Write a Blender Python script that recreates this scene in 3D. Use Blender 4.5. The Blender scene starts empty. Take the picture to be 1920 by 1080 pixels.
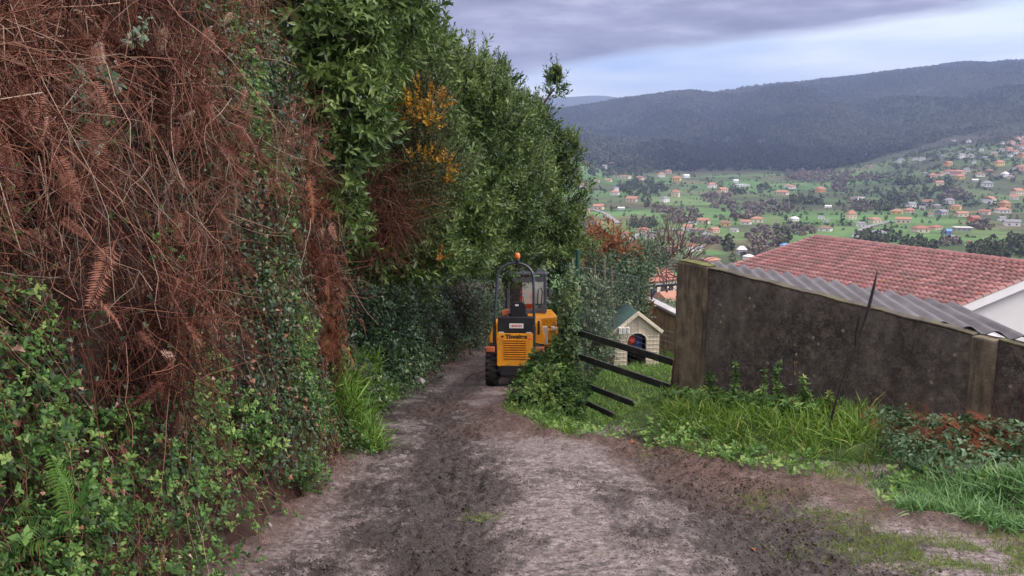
import bpy, math, random
import numpy as np
from mathutils import Vector, Matrix

rng = np.random.default_rng(11)
random.seed(11)
SC = bpy.context.scene
COL = SC.collection
R = math.radians

# ------------------------------------------------------------------ camera model
EYE = 1.6
PITCH = math.atan(0.16)
CP, SP = math.cos(PITCH), math.sin(PITCH)
FPX = 1500.0

def pt(px, py, Y):
    """world point seen at photo pixel (px, py) at forward distance Y"""
    u = (px - 960) / FPX
    v = (540 - py) / FPX
    dy = CP + v * SP
    dz = -SP + v * CP
    return np.array([u / dy * Y, Y, EYE + dz / dy * Y])

def to_px(P):
    P = np.asarray(P, float)
    x, y, z = P[..., 0], P[..., 1], P[..., 2] - EYE
    f = y * CP - z * SP
    up = y * SP + z * CP
    f = np.where(f < 0.05, 0.05, f)
    return 960 + FPX * x / f, 540 - FPX * up / f

cam = bpy.data.cameras.new('camera')
camo = bpy.data.objects.new('camera', cam)
COL.objects.link(camo)
camo.location = (0, 0, EYE)
camo.rotation_euler = (math.pi / 2 - PITCH, 0, 0)
cam.sensor_width = 36.0
cam.lens = FPX / 1920 * 36.0
cam.clip_start = 0.05
cam.clip_end = 30000
SC.camera = camo

# ------------------------------------------------------------------ noise
def _h(ix, iy, iz, seed):
    n = (ix * 374761393 + iy * 668265263 + iz * 2147483647 + seed * 1274126177) & 0xFFFFFFFF
    n = ((n ^ (n >> 13)) * 1274126177) & 0xFFFFFFFF
    n = (n ^ (n >> 16)) & 0xFFFFFFFF
    return n.astype(np.float64) / 4294967295.0

def vnoise(x, y, z=None, seed=0):
    x = np.asarray(x, float); y = np.asarray(y, float)
    z = np.zeros_like(x) if z is None else np.asarray(z, float)
    x, y, z = np.broadcast_arrays(x, y, z)
    xi, yi, zi = np.floor(x).astype(np.int64), np.floor(y).astype(np.int64), np.floor(z).astype(np.int64)
    fx, fy, fz = x - xi, y - yi, z - zi
    fx, fy, fz = [f * f * (3 - 2 * f) for f in (fx, fy, fz)]
    out = 0
    for a in (0, 1):
        for b in (0, 1):
            for c in (0, 1):
                w = (fx if a else 1 - fx) * (fy if b else 1 - fy) * (fz if c else 1 - fz)
                out = out + w * _h(xi + a, yi + b, zi + c, seed)
    return out * 2 - 1

def fbm(x, y, z=None, seed=0, octv=4, gain=0.5):
    s, a, t = 0, 1.0, 0
    x = np.asarray(x, float); y = np.asarray(y, float)
    for i in range(octv):
        k = 2.03 ** i
        s = s + a * vnoise(x * k, y * k, None if z is None else np.asarray(z) * k, seed + i * 17)
        t += a
        a *= gain
    return s / t

def sstep(a, b, x):
    t = np.clip((np.asarray(x, float) - a) / (b - a), 0, 1)
    return t * t * (3 - 2 * t)

# ------------------------------------------------------------------ object helpers
def tag(o, label=None, cat=None, group=None, kind=None):
    if label: o['label'] = label
    if cat: o['category'] = cat
    if group: o['group'] = group
    if kind: o['kind'] = kind
    return o

def thing(name, label, cat, loc=(0, 0, 0), rot=(0, 0, 0), group=None):
    o = bpy.data.objects.new(name, None)
    o.empty_display_size = 0.2
    COL.objects.link(o)
    o.location = tuple(float(c) for c in loc)
    o.rotation_euler = rot if isinstance(rot, tuple) else (0, 0, rot)
    return tag(o, label, cat, group)

def link(name, me, mat, parent=None):
    o = bpy.data.objects.new(name, me)
    if mat is not None and len(me.materials) == 0:
        me.materials.append(mat)
    COL.objects.link(o)
    if parent is not None:
        o.parent = parent
    return o

def np_mesh(name, V, quads=None, tris=None, mat=None, parent=None, attrs=None, cols=None, smooth=False):
    V = np.ascontiguousarray(V, np.float32)
    me = bpy.data.meshes.new(name)
    me.vertices.add(len(V))
    me.vertices.foreach_set('co', V.ravel())
    nq = 0 if quads is None else len(quads)
    nt = 0 if tris is None else len(tris)
    loops, starts = [], []
    if nq:
        loops.append(np.asarray(quads, np.int32).ravel()); starts.append(np.arange(nq, dtype=np.int32) * 4)
    if nt:
        loops.append(np.asarray(tris, np.int32).ravel()); starts.append(nq * 4 + np.arange(nt, dtype=np.int32) * 3)
    L = np.concatenate(loops); S = np.concatenate(starts)
    me.loops.add(len(L)); me.loops.foreach_set('vertex_index', L)
    me.polygons.add(len(S)); me.polygons.foreach_set('loop_start', S)
    try:
        tot = np.concatenate([np.full(nq, 4, np.int32), np.full(nt, 3, np.int32)])
        me.polygons.foreach_set('loop_total', tot)
    except Exception:
        pass
    for k, a in (attrs or {}).items():
        at = me.attributes.new(k, 'FLOAT', 'POINT')
        at.data.foreach_set('value', np.ascontiguousarray(a, np.float32))
    for k, a in (cols or {}).items():
        at = me.attributes.new(k, 'FLOAT_COLOR', 'POINT')
        c = np.ones((len(V), 4), np.float32); c[:, :3] = a
        at.data.foreach_set('color', c.ravel())
    me.update(calc_edges=True)
    if smooth:
        me.polygons.foreach_set('use_smooth', np.ones(len(me.polygons), bool))
    return link(name, me, mat, parent)

def grid_quads(nr, nc, mask=None):
    i = np.arange(nr - 1)[:, None] * nc + np.arange(nc - 1)[None, :]
    q = np.stack([i, i + 1, i + nc + 1, i + nc], -1).reshape(-1, 4)
    return q if mask is None else q[mask.ravel()]

class MB:
    """collects shapes that become ONE mesh object"""
    def __init__(self): self.v, self.f = [], []
    def add(self, vs, fs):
        o = len(self.v)
        self.v += [tuple(float(c) for c in p) for p in vs]
        self.f += [tuple(i + o for i in f) for f in fs]
        return self
    def box(self, c, s, rot=None, taper=1.0):
        vs = []
        for z in (-1, 1):
            k = taper if z > 0 else 1.0
            for x, y in ((-1, -1), (1, -1), (1, 1), (-1, 1)):
                p = Vector((x * s[0] / 2 * k, y * s[1] / 2 * k, z * s[2] / 2))
                if rot is not None: p = rot @ p
                vs.append((p.x + c[0], p.y + c[1], p.z + c[2]))
        return self.add(vs, [(3, 2, 1, 0), (4, 5, 6, 7), (0, 1, 5, 4), (1, 2, 6, 5), (2, 3, 7, 6), (3, 0, 4, 7)])
    def tube(self, pts, rad, seg=8, cap=True):
        pts = [Vector(tuple(float(c) for c in p)) for p in pts]
        n = len(pts)
        rad = [rad] * n if not hasattr(rad, '__len__') else list(rad)
        vs, fs = [], []
        ref = None
        for i, p in enumerate(pts):
            d = (pts[min(i + 1, n - 1)] - pts[max(i - 1, 0)])
            d = d.normalized() if d.length > 1e-9 else Vector((0, 0, 1))
            if ref is None:
                ref = d.cross(Vector((0, 0, 1)))
                if ref.length < 0.05: ref = d.cross(Vector((0, 1, 0)))
            ref = (ref - d * ref.dot(d)).normalized()
            b = d.cross(ref)
            for k in range(seg):
                a = 2 * math.pi * k / seg
                q = p + (ref * math.cos(a) + b * math.sin(a)) * rad[i]
                vs.append(tuple(q))
        for i in range(n - 1):
            for k in range(seg):
                k2 = (k + 1) % seg
                fs.append((i * seg + k, i * seg + k2, (i + 1) * seg + k2, (i + 1) * seg + k))
        if cap:
            fs.append(tuple(reversed(range(seg))))
            fs.append(tuple((n - 1) * seg + k for k in range(seg)))
        return self.add(vs, fs)
    def prism(self, poly, f, a, b):
        """poly: 2-D outline; f(p, q, t) -> xyz ; extruded from t=a to t=b"""
        n = len(poly)
        vs = [f(p, q, a) for p, q in poly] + [f(p, q, b) for p, q in poly]
        fs = [tuple(range(n)), tuple(reversed(range(n, 2 * n)))]
        for i in range(n):
            j = (i + 1) % n
            fs.append((i, i + n, j + n, j))
        return self.add(vs, fs)
    def lathe(self, prof, c=(0, 0, 0), axis='z', seg=20):
        vs, fs = [], []
        n = len(prof)
        for k in range(seg):
            a = 2 * math.pi * k / seg
            for r, h in prof:
                p = (r * math.cos(a), r * math.sin(a), h)
                if axis == 'x': p = (h, p[0], p[1])
                if axis == 'y': p = (p[0], h, p[1])
                vs.append((p[0] + c[0], p[1] + c[1], p[2] + c[2]))
        for k in range(seg):
            k2 = (k + 1) % seg
            for i in range(n - 1):
                fs.append((k * n + i, k2 * n + i, k2 * n + i + 1, k * n + i + 1))
        return self.add(vs, fs)
    def build(self, name, mat, parent=None, bevel=0, smooth=False, seg=2):
        me = bpy.data.meshes.new(name)
        me.from_pydata(self.v, [], self.f)
        me.validate(); me.update()
        import bmesh
        bm = bmesh.new(); bm.from_mesh(me)
        bmesh.ops.recalc_face_normals(bm, faces=bm.faces)
        if bevel:
            ed = [e for e in bm.edges if len(e.link_faces) == 2 and e.calc_face_angle(0) > 0.6]
            bmesh.ops.bevel(bm, geom=ed, offset=bevel, segments=seg, profile=0.5, affect='EDGES', clamp_overlap=True)
        bm.to_mesh(me); bm.free()
        if smooth:
            me.polygons.foreach_set('use_smooth', np.ones(len(me.polygons), bool))
        return link(name, me, mat, parent)

# ------------------------------------------------------------------ scattering small templates into one mesh
def unit(a):
    return a / np.maximum(np.linalg.norm(a, axis=-1, keepdims=True), 1e-9)

def scatter(tmpls, P, D, S, U=None, tint=None, jit=0.12):
    """tmpls: [(V, quads)]; D: local +Z ; U: hint for local +Y. returns V, quads, tint"""
    N = len(P)
    if U is None: U = rng.normal(size=(N, 3))
    D = unit(D); Yv = unit(U - (U * D).sum(1, keepdims=True) * D); X = np.cross(Yv, D)
    M = np.stack([X, Yv, D], -1)
    if tint is None: tint = rng.random(N)
    pick = rng.integers(0, len(tmpls), N)
    Vs, Qs, Ts, off = [], [], [], 0
    for k, (tv, tq) in enumerate(tmpls):
        ids = np.nonzero(pick == k)[0]
        if not len(ids): continue
        v = np.einsum('nij,mj->nmi', M[ids], tv) * S[ids][:, None, None] + P[ids][:, None, :]
        nq = len(tq); nv = len(tv)
        q = (tq[None] + (np.arange(len(ids)) * nv)[:, None, None]).reshape(-1, 4) + off
        # one tint per loose leaf: vertices come in runs of LEAFV
        tt = np.repeat(tint[ids][:, None], nv, 1)
        j = rng.normal(size=(len(ids), (nv + 4) // 5)) * jit
        tt = np.clip(tt + np.repeat(j, 5, 1)[:, :nv], 0, 1)
        Vs.append(v.reshape(-1, 3)); Qs.append(q); Ts.append(tt.ravel()); off += len(ids) * nv
    return np.concatenate(Vs), np.concatenate(Qs), np.concatenate(Ts)

def merge(parts):
    Vs, Qs, Ts, off = [], [], [], 0
    for v, q, t in parts:
        Vs.append(v); Qs.append(q + off); Ts.append(t); off += len(v)
    return np.concatenate(Vs), np.concatenate(Qs), np.concatenate(Ts)

def leaf5(base, L, Sd, l, w, fold=0.12, curl=0.1):
    """five vertices, two quads folded along the midrib"""
    N = np.cross(L, Sd)
    m = base + L * l * 0.5
    return np.array([base, m + Sd * w / 2 + N * w * fold, base + L * l - N * l * curl, m - Sd * w / 2 + N * w * fold, m - N * 0.0])

LQ = np.array([[0, 4, 2, 1], [0, 3, 2, 4]])

def sprig(n, stem, l, w, e0=65, e1=25, seed=0):
    r = np.random.default_rng(seed)
    V, Q = [], []
    for i in range(n):
        t = (i + 0.5) / n
        az = i * 2.4 + r.normal() * 0.3
        e = R(e0 + (e1 - e0) * t + r.normal() * 10)
        rad = np.array([math.cos(az), math.sin(az), 0]); tan = np.array([-math.sin(az), math.cos(az), 0])
        L = rad * math.sin(e) + np.array([0, 0, 1]) * math.cos(e)
        ll = l * (0.75 + 0.5 * r.random()) * (0.7 + 0.5 * math.sin(math.pi * min(1, t + 0.15)))
        bend = r.normal() * 0.06
        base = np.array([bend * t * stem, bend * t * t * stem, stem * t])
        V.append(leaf5(base, L, tan, ll, w * ll / l, 0.15, 0.12 + 0.1 * r.random())); Q.append(LQ + 5 * i)
    k = len(V) * 5
    V.append(np.array([[-.004, 0, 0], [.004, 0, 0], [.002, 0, stem], [-.002, 0, stem], [0, 0, stem]]))
    Q.append(np.array([[0, 1, 2, 3]]) + k)
    return np.concatenate(V), np.concatenate(Q)

def ivyleaf(seed=0):
    r = np.random.default_rng(seed)
    # lobed outline, tip along +Y, normal +Z ; centre fan as quads
    o = np.array([[0, -.05], [.28, -.22], [.5, -.02], [.3, .22], [0, .75], [-.3, .22], [-.5, -.02], [-.28, -.22]])
    o = o * (1 + r.normal(size=o.shape) * 0.08)
    z = -0.35 * np.abs(o[:, 0]) * r.uniform(0.2, 1.0) - 0.12 * np.clip(o[:, 1], 0, 1)
    v = np.column_stack([o, z]); v = np.vstack([v, [0, .1, .03], [0, .1, .03]])
    return v, np.array([[8, 0, 1, 2], [8, 2, 3, 4], [8, 4, 5, 6], [8, 6, 7, 0]])

def frond(n=20, seed=0, wid=0.26, droop=0.35):
    """fern frond along +Y, unit length"""
    r = np.random.default_rng(seed)
    V, Q = [], []
    def ax(t): return np.array([0.05 * math.sin(3 * t), t, -droop * t * t])
    k = 0
    for i in range(8):
        a, b = ax(i / 8), ax((i + 1) / 8)
        w = 0.008 * (1 - i / 9)
        V.append(np.array([a + [w, 0, 0], a - [w, 0, 0], b - [w, 0, 0], b + [w, 0, 0], b])); Q.append(np.array([[0, 1, 2, 3]]) + k); k += 5
    for i in range(n):
        t = 0.12 + 0.86 * i / n
        for s in (-1, 1):
            l = wid * math.sin(math.pi * (0.15 + 0.85 * (1 - t)) * 0.62) * r.uniform(.75, 1.1)
            L = np.array([s * 0.93, 0.35, -0.15 - 0.35 * r.random()]); L /= np.linalg.norm(L)
            Sd = np.array([0, 1, 0]) - L * L[1]; Sd /= np.linalg.norm(Sd)
            V.append(leaf5(ax(t), L, Sd, l, 0.032, 0.1, 0.25)); Q.append(LQ + k); k += 5
    return np.concatenate(V), np.concatenate(Q)

def strand(seed=0, w=0.006, seg=5, bend=0.35):
    """thin curved dead stalk along +Z, unit length"""
    r = np.random.default_rng(seed)
    p = np.zeros((seg + 1, 3)); d = np.array([0, 0, 1.0])
    for i in range(seg):
        p[i + 1] = p[i] + d / seg
        d = d + r.normal(size=3) * bend * np.array([1, 1, .5]); d /= np.linalg.norm(d)
    V, Q = [], []
    ww = w * np.linspace(1, .45, seg + 1)
    for i in range(seg + 1):
        V += [p[i] + [ww[i], 0, 0], p[i] - [ww[i] * .5, ww[i] * .8, 0], p[i] - [ww[i] * .5, -ww[i] * .8, 0]]
    for i in range(seg):
        for a in range(3):
            b = (a + 1) % 3
            Q.append([3 * i + a, 3 * i + b, 3 * i + 3 + b, 3 * i + 3 + a])
    return np.array(V), np.array(Q)

def blade(seed=0, w=0.05, droop=0.5):
    """grass blade, unit length along +Z, bending to +Y"""
    r = np.random.default_rng(seed)
    d = droop * r.uniform(.3, 1.3)
    ts = np.array([0, .4, .75, 1.0])
    c = np.column_stack([0.04 * r.normal() * ts, d * ts ** 2, ts * (1 - .35 * d * ts)])
    ww = w * np.array([.8, 1, .7, .08])
    V, Q = [], []
    for i in range(4):
        V += [c[i] + [ww[i], 0, 0], c[i] - [ww[i], 0, 0]]
    for i in range(3):
        Q.append([2 * i, 2 * i + 1, 2 * i + 3, 2 * i + 2])
    V += [c[3], c[3]]
    return np.array(V), np.array(Q)
# ------------------------------------------------------------------ materials
def newmat(name):
    m = bpy.data.materials.new(name); m.use_nodes = True
    nt = m.node_tree
    b = nt.nodes['Principled BSDF']
    return m, nt, b

def rgba(c): return (c[0], c[1], c[2], 1.0)

def ramp(nt, fac, stops):
    n = nt.nodes.new('ShaderNodeValToRGB')
    el = n.color_ramp.elements
    el[0].position, el[0].color = stops[0][0], rgba(stops[0][1])
    el[1].position, el[1].color = stops[-1][0], rgba(stops[-1][1])
    for p, c in stops[1:-1]:
        e = el.new(p); e.color = rgba(c)
    nt.links.new(fac, n.inputs['Fac'])
    return n.outputs['Color']

def noise(nt, scale, detail=4, rough=0.6, coord='Object', stretch=None, dist=0.0):
    tc = nt.nodes.new('ShaderNodeTexCoord')
    src = tc.outputs[coord]
    if stretch:
        mp = nt.nodes.new('ShaderNodeMapping'); mp.inputs['Scale'].default_value = stretch
        nt.links.new(src, mp.inputs['Vector']); src = mp.outputs['Vector']
    n = nt.nodes.new('ShaderNodeTexNoise')
    n.inputs['Scale'].default_value = scale; n.inputs['Detail'].default_value = detail
    n.inputs['Roughness'].default_value = rough; n.inputs['Distortion'].default_value = dist
    nt.links.new(src, n.inputs['Vector'])
    return n.outputs['Fac']

def mix(nt, fac, a, b, mode='MIX'):
    n = nt.nodes.new('ShaderNodeMix'); n.data_type = 'RGBA'; n.blend_type = mode
    for s, x in ((n.inputs[0], fac), (n.inputs[6], a), (n.inputs[7], b)):
        if isinstance(x, (int, float)): s.default_value = x
        elif isinstance(x, (tuple, list)): s.default_value = rgba(x)
        else: nt.links.new(x, s)
    return n.outputs[2]

def mth(nt, op, a, b=0.0, clamp=False):
    n = nt.nodes.new('ShaderNodeMath'); n.operation = op; n.use_clamp = clamp
    for s, x in ((n.inputs[0], a), (n.inputs[1], b)):
        if isinstance(x, (int, float)): s.default_value = x
        else: nt.links.new(x, s)
    return n.outputs[0]

def bump(nt, b, h, dist=0.01, strength=0.6):
    n = nt.nodes.new('ShaderNodeBump'); n.inputs['Distance'].default_value = dist; n.inputs['Strength'].default_value = strength
    nt.links.new(h, n.inputs['Height']); nt.links.new(n.outputs['Normal'], b.inputs['Normal'])

def attr(nt, name, out='Fac'):
    n = nt.nodes.new('ShaderNodeAttribute'); n.attribute_name = name
    return n.outputs[out]

def leafmat(name, stops, rough=0.45, trans=0.25, spec=0.4):
    m, nt, b = newmat(name)
    c = ramp(nt, attr(nt, 'tint'), stops)
    nt.links.new(c, b.inputs['Base Color'])
    b.inputs['Roughness'].default_value = rough
    b.inputs['Specular IOR Level'].default_value = spec
    if trans > 0:
        t = nt.nodes.new('ShaderNodeBsdfTranslucent'); nt.links.new(c, t.inputs['Color'])
        ms = nt.nodes.new('ShaderNodeMixShader'); ms.inputs[0].default_value = trans
        nt.links.new(b.outputs[0], ms.inputs[1]); nt.links.new(t.outputs[0], ms.inputs[2])
        nt.links.new(ms.outputs[0], nt.nodes['Material Output'].inputs['Surface'])
    return m

def plain(name, col, rough=0.6, metal=0.0, var=0.25, scale=8, bmp=0.0, spec=0.5, dirt=None, coat=0):
    """one colour broken up by procedural noise; dirt: colour of grime in patches"""
    m, nt, b = newmat(name)
    n = noise(nt, scale, 5, 0.65)
    c = ramp(nt, n, [(0.3, tuple(x * (1 - var) for x in col)), (0.7, tuple(min(1, x * (1 + var)) for x in col))])
    if dirt is not None:
        d = ramp(nt, noise(nt, scale * 0.5, 6, 0.7), [(0.5, (0, 0, 0)), (0.72, (1, 1, 1))])
        c = mix(nt, d, c, dirt)
    nt.links.new(c, b.inputs['Base Color'])
    b.inputs['Roughness'].default_value = rough; b.inputs['Metallic'].default_value = metal
    b.inputs['Specular IOR Level'].default_value = spec
    b.inputs['Coat Weight'].default_value = coat
    if bmp: bump(nt, b, noise(nt, scale * 3, 6, 0.7), bmp, 0.7)
    return m

M = {}
M['laurel_bright'] = leafmat('laurel_bright', [(0, (.022, .05, .012)), (.5, (.09, .15, .036)), (.8, (.19, .28, .075)), (1, (.33, .42, .15))], .42)
M['laurel'] = leafmat('laurel_dark', [(0, (.018, .036, .011)), (.4, (.065, .115, .028)), (.75, (.15, .22, .055)), (1, (.27, .36, .11))], .4)
M['ivy'] = leafmat('ivy_leaf', [(0, (.011, .026, .013)), (.4, (.030, .066, .026)), (.7, (.062, .122, .04)), (.9, (.13, .20, .055)), (1, (.22, .22, .10))], .38, .18, .5)
M['herb'] = leafmat('herb_leaf', [(0, (.03, .075, .018)), (.5, (.085, .19, .04)), (.8, (.18, .33, .08)), (1, (.30, .42, .12))], .5, .3)
M['bramble'] = leafmat('bramble_leaf', [(0, (.03, .08, .03)), (.5, (.08, .17, .07)), (.9, (.2, .3, .2)), (1, (.25, .33, .26))], .45, .2)
M['bracken'] = leafmat('dead_bracken', [(0, (.018, .007, .006)), (.28, (.075, .023, .016)), (.52, (.162, .064, .043)), (.72, (.28, .12, .083)), (.9, (.40, .20, .14)), (1, (.50, .36, .28))], .8, .12, .2)
M['fern_red'] = leafmat('fern_dead', [(0, (.055, .018, .01)), (.5, (.14, .042, .021)), (1, (.27, .11, .055))], .8, .2, .2)
M['greystraw'] = leafmat('grey_straw', [(0, (.07, .045, .035)), (.5, (.20, .145, .115)), (1, (.40, .32, .26))], .8, .12, .2)
M['fern_green'] = leafmat('fern_green', [(0, (.04, .12, .02)), (1, (.16, .32, .06))], .5, .3)
M['grass'] = leafmat('grass_blade', [(0, (.035, .08, .012)), (.4, (.095, .20, .025)), (.75, (.21, .36, .05)), (1, (.42, .44, .15))], .5, .3)
M['grass_blue'] = leafmat('grass_blade_cool', [(0, (.05, .12, .04)), (.5, (.12, .27, .08)), (1, (.3, .45, .2))], .45, .3)
M['moss'] = leafmat('moss_grass', [(0, (.07, .13, .02)), (1, (.22, .3, .05))], .7, .2)
M['gorse'] = leafmat('gorse_needles', [(0, (.02, .03, .012)), (.6, (.055, .065, .02)), (1, (.11, .09, .03))], .6, .1)
M['gorse_flower'] = leafmat('gorse_flower', [(0, (.28, .10, .01)), (1, (.58, .33, .03))], .6, .3)
M['orange_leaf'] = leafmat('orange_leaf', [(0, (.11, .045, .02)), (.6, (.26, .10, .035)), (1, (.38, .21, .08))], .6, .3)
M['bare_twig'] = leafmat('bare_twig', [(0, (.06, .035, .035)), (.6, (.14, .08, .075)), (1, (.22, .16, .14))], .8, 0)
M['shrub_grey'] = leafmat('shrub_greygreen', [(0, (.022, .05, .025)), (.5, (.07, .12, .06)), (1, (.21, .27, .16))], .42, .2)
M['straw'] = leafmat('straw_grass', [(0, (.14, .08, .04)), (1, (.36, .25, .14))], .8, .2)
M['far_tree'] = leafmat('far_tree', [(0, (.032, .044, .024)), (.5, (.07, .086, .044)), (1, (.13, .14, .07))], .8, 0, .2)
M['far_bare'] = leafmat('far_bare_tree', [(0, (.10, .085, .075)), (.5, (.175, .148, .128)), (1, (.25, .20, .155))], .85, 0, .2)
M['canopy'] = leafmat('forest_canopy', [(0, (.008, .016, .011)), (.5, (.024, .038, .022)), (1, (.07, .08, .045))], .85, 0, .15)
M['bark'] = plain('bark', (.07, .05, .038), .9, var=.4, scale=14, bmp=.02)
M['yellow'] = plain('machine_yellow', (.80, .325, .012), .42, var=.10, scale=9, dirt=(.30, .15, .05))
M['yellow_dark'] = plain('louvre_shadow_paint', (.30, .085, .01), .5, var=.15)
M['black'] = plain('black_plastic', (.014, .014, .016), .45, var=.3)
M['rops'] = plain('dark_grey_steel', (.06, .065, .085), .35, metal=.3, var=.2, scale=6)
M['cabgrey'] = plain('cab_grey', (.075, .085, .115), .4, var=.2, scale=5)
M['rubber'] = plain('rubber', (.016, .015, .015), .8, var=.5, scale=20, dirt=(.06, .045, .04))
M['white'] = plain('white_paint', (.72, .7, .68), .55, var=.08, scale=4)
M['redprint'] = plain('red_print', (.5, .05, .04), .6, var=.1)
M['blackprint'] = plain('black_print', (.02, .015, .01), .6, var=.1)
M['amber'] = plain('amber_lens', (.85, .17, .02), .2, var=.1, coat=.5)
M['redmetal'] = plain('dark_red_paint', (.25, .018, .015), .4, var=.2)
M['hivis'] = plain('hi_vis_orange', (.9, .16, .06), .7, var=.1)
M['taillight'] = plain('tail_light_orange', (.45, .12, .05), .4, var=.3)
M['steel'] = plain('galvanised_steel', (.28, .3, .32), .4, metal=.7, var=.2)
M['gate'] = plain('black_gate_rail', (.02, .02, .022), .55, var=.5, scale=10, bmp=.004, dirt=(.06, .07, .035))
M['greenpost'] = plain('green_post', (.012, .07, .045), .45, var=.2)
M['wood'] = plain('weathered_wood', (.13, .085, .055), .85, var=.4, scale=9, bmp=.01)
M['cream'] = plain('cream_plastic', (.58, .51, .41), .5, var=.07, scale=3, dirt=(.42, .37, .29))
M['creamtrim'] = plain('cream_trim', (.72, .64, .5), .5, var=.06, scale=3)
M['rooftoy'] = plain('green_plastic', (.075, .16, .15), .45, var=.15, scale=3)
M['toyred'] = plain('toy_red', (.55, .05, .03), .5)
M['toyblue'] = plain('toy_blue', (.03, .09, .35), .5)
M['stalk'] = plain('dead_stalk', (.022, .014, .013), .8, var=.5, scale=12, bmp=.006)
M['darkmetal'] = plain('dark_blue_steel', (.045, .055, .10), .5, var=.2)
M['stone'] = plain('stone', (.30, .26, .25), .8, var=.3, scale=9, bmp=.02)
M['clod'] = leafmat('mud_clod', [(0, (.022, .016, .0145)), (.5, (.062, .047, .043)), (.8, (.16, .128, .122)), (1, (.27, .225, .218))], .75, 0, .4)

# window glass of the machine
m, nt, b = newmat('cab_glass')
b.inputs['Base Color'].default_value = (.55, .6, .6, 1); b.inputs['Roughness'].default_value = .08
b.inputs['Alpha'].default_value = .45
M['glass'] = m
m, nt, b = newmat('window_glass')
c = ramp(nt, noise(nt, .4, 2), [(.4, (.02, .025, .03)), (.6, (.06, .07, .085))])
nt.links.new(c, b.inputs['Base Color']); b.inputs['Roughness'].default_value = .15
M['window'] = m

# ---- concrete wall: dark lichened rough cast
m, nt, b = newmat('lichen_concrete')
c = ramp(nt, noise(nt, 1.1, 6, .7), [(.32, (.029, .0265, .026)), (.5, (.068, .062, .059)), (.66, (.15, .137, .127))])
c = mix(nt, ramp(nt, noise(nt, 9, 8, .75), [(.46, (0, 0, 0)), (.68, (.9, .9, .9))]), c, (.19, .165, .145))
strk = ramp(nt, noise(nt, 3.0, 5, .7, stretch=(1, 1, .12)), [(.45, (0, 0, 0)), (.75, (.7, .7, .7))])
c = mix(nt, strk, c, (.032, .027, .026))
v = nt.nodes.new('ShaderNodeTexVoronoi'); v.inputs['Scale'].default_value = 7.0; v.inputs['Randomness'].default_value = 1
tc = nt.nodes.new('ShaderNodeTexCoord'); nt.links.new(tc.outputs['Object'], v.inputs['Vector'])
sp = mth(nt, 'ADD', v.outputs['Distance'], mth(nt, 'MULTIPLY', noise(nt, 30, 3), .12))
spot = ramp(nt, sp, [(.12, (.8, .8, .8)), (.24, (0, 0, 0))])
keep = ramp(nt, noise(nt, 2.3, 3, .6), [(.47, (0, 0, 0)), (.55, (1, 1, 1))])
c = mix(nt, mix(nt, 1.0, spot, keep, 'MULTIPLY'), c, (.38, .32, .255))
fine = ramp(nt, noise(nt, 45, 4, .7), [(.54, (0, 0, 0)), (.68, (.8, .8, .8))])
c = mix(nt, mix(nt, 1.0, fine, ramp(nt, noise(nt, 1.7, 4, .6), [(.38, (.12, .12, .12)), (.62, (1, 1, 1))]), 'MULTIPLY'), c, (.24, .20, .17))
nt.links.new(c, b.inputs['Base Color']); b.inputs['Roughness'].default_value = .92; b.inputs['Specular IOR Level'].default_value = .2
bump(nt, b, noise(nt, 32, 8, .75), .02, .9)
M['concrete'] = m
m, nt, b = newmat('pilaster_concrete')
c = ramp(nt, noise(nt, 4, 8, .7), [(.35, (.09, .073, .05)), (.55, (.185, .153, .108)), (.75, (.30, .255, .19))])
strk = ramp(nt, noise(nt, 5, 6, .7, stretch=(1, 1, .15)), [(.44, (0, 0, 0)), (.60, (1, 1, 1))])
c = mix(nt, strk, c, (.045, .037, .031))
nt.links.new(c, b.inputs['Base Color']); b.inputs['Roughness'].default_value = .9
bump(nt, b, noise(nt, 25, 8, .75), .02, .9)
M['pilaster'] = m
M['capmoss'] = plain('moss_cap', (.105, .11, .03), .95, var=.6, scale=9, bmp=.02)
M['capgrey'] = plain('wall_cap', (.075, .066, .052), .95, var=.5, scale=9, bmp=.02, dirt=(.10, .11, .03))

# ---- tile roof
m, nt, b = newmat('clay_tiles')
c = ramp(nt, attr(nt, 'tint'), [(0, (.12, .045, .040)), (.5, (.235, .082, .082)), (.85, (.33, .15, .146)), (1, (.36, .085, .045))])
d = ramp(nt, noise(nt, 1.3, 6, .7), [(.42, (0, 0, 0)), (.7, (.75, .75, .75))])
c = mix(nt, d, c, (.125, .08, .075))
nt.links.new(c, b.inputs['Base Color']); b.inputs['Roughness'].default_value = .55
bump(nt, b, noise(nt, 30, 5), .006, .5)
M['tiles'] = m
m, nt, b = newmat('fibre_cement')
c = ramp(nt, noise(nt, 3, 7, .7, stretch=(1, .3, 1)), [(.35, (.07, .068, .078)), (.55, (.12, .118, .132)), (.75, (.18, .175, .19))])
d = ramp(nt, noise(nt, 7, 6, .7), [(.56, (0, 0, 0)), (.72, (1, 1, 1))])
c = mix(nt, d, c, (.12, .12, .11))
nt.links.new(c, b.inputs['Base Color']); b.inputs['Roughness'].default_value = .8
M['fibre'] = m
M['render_white'] = plain('white_render', (.72, .71, .71), .85, var=.06, scale=1.2, dirt=(.60, .58, .56))
M['fascia'] = plain('fascia_white', (.74, .73, .74), .6, var=.05, scale=2)
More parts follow.
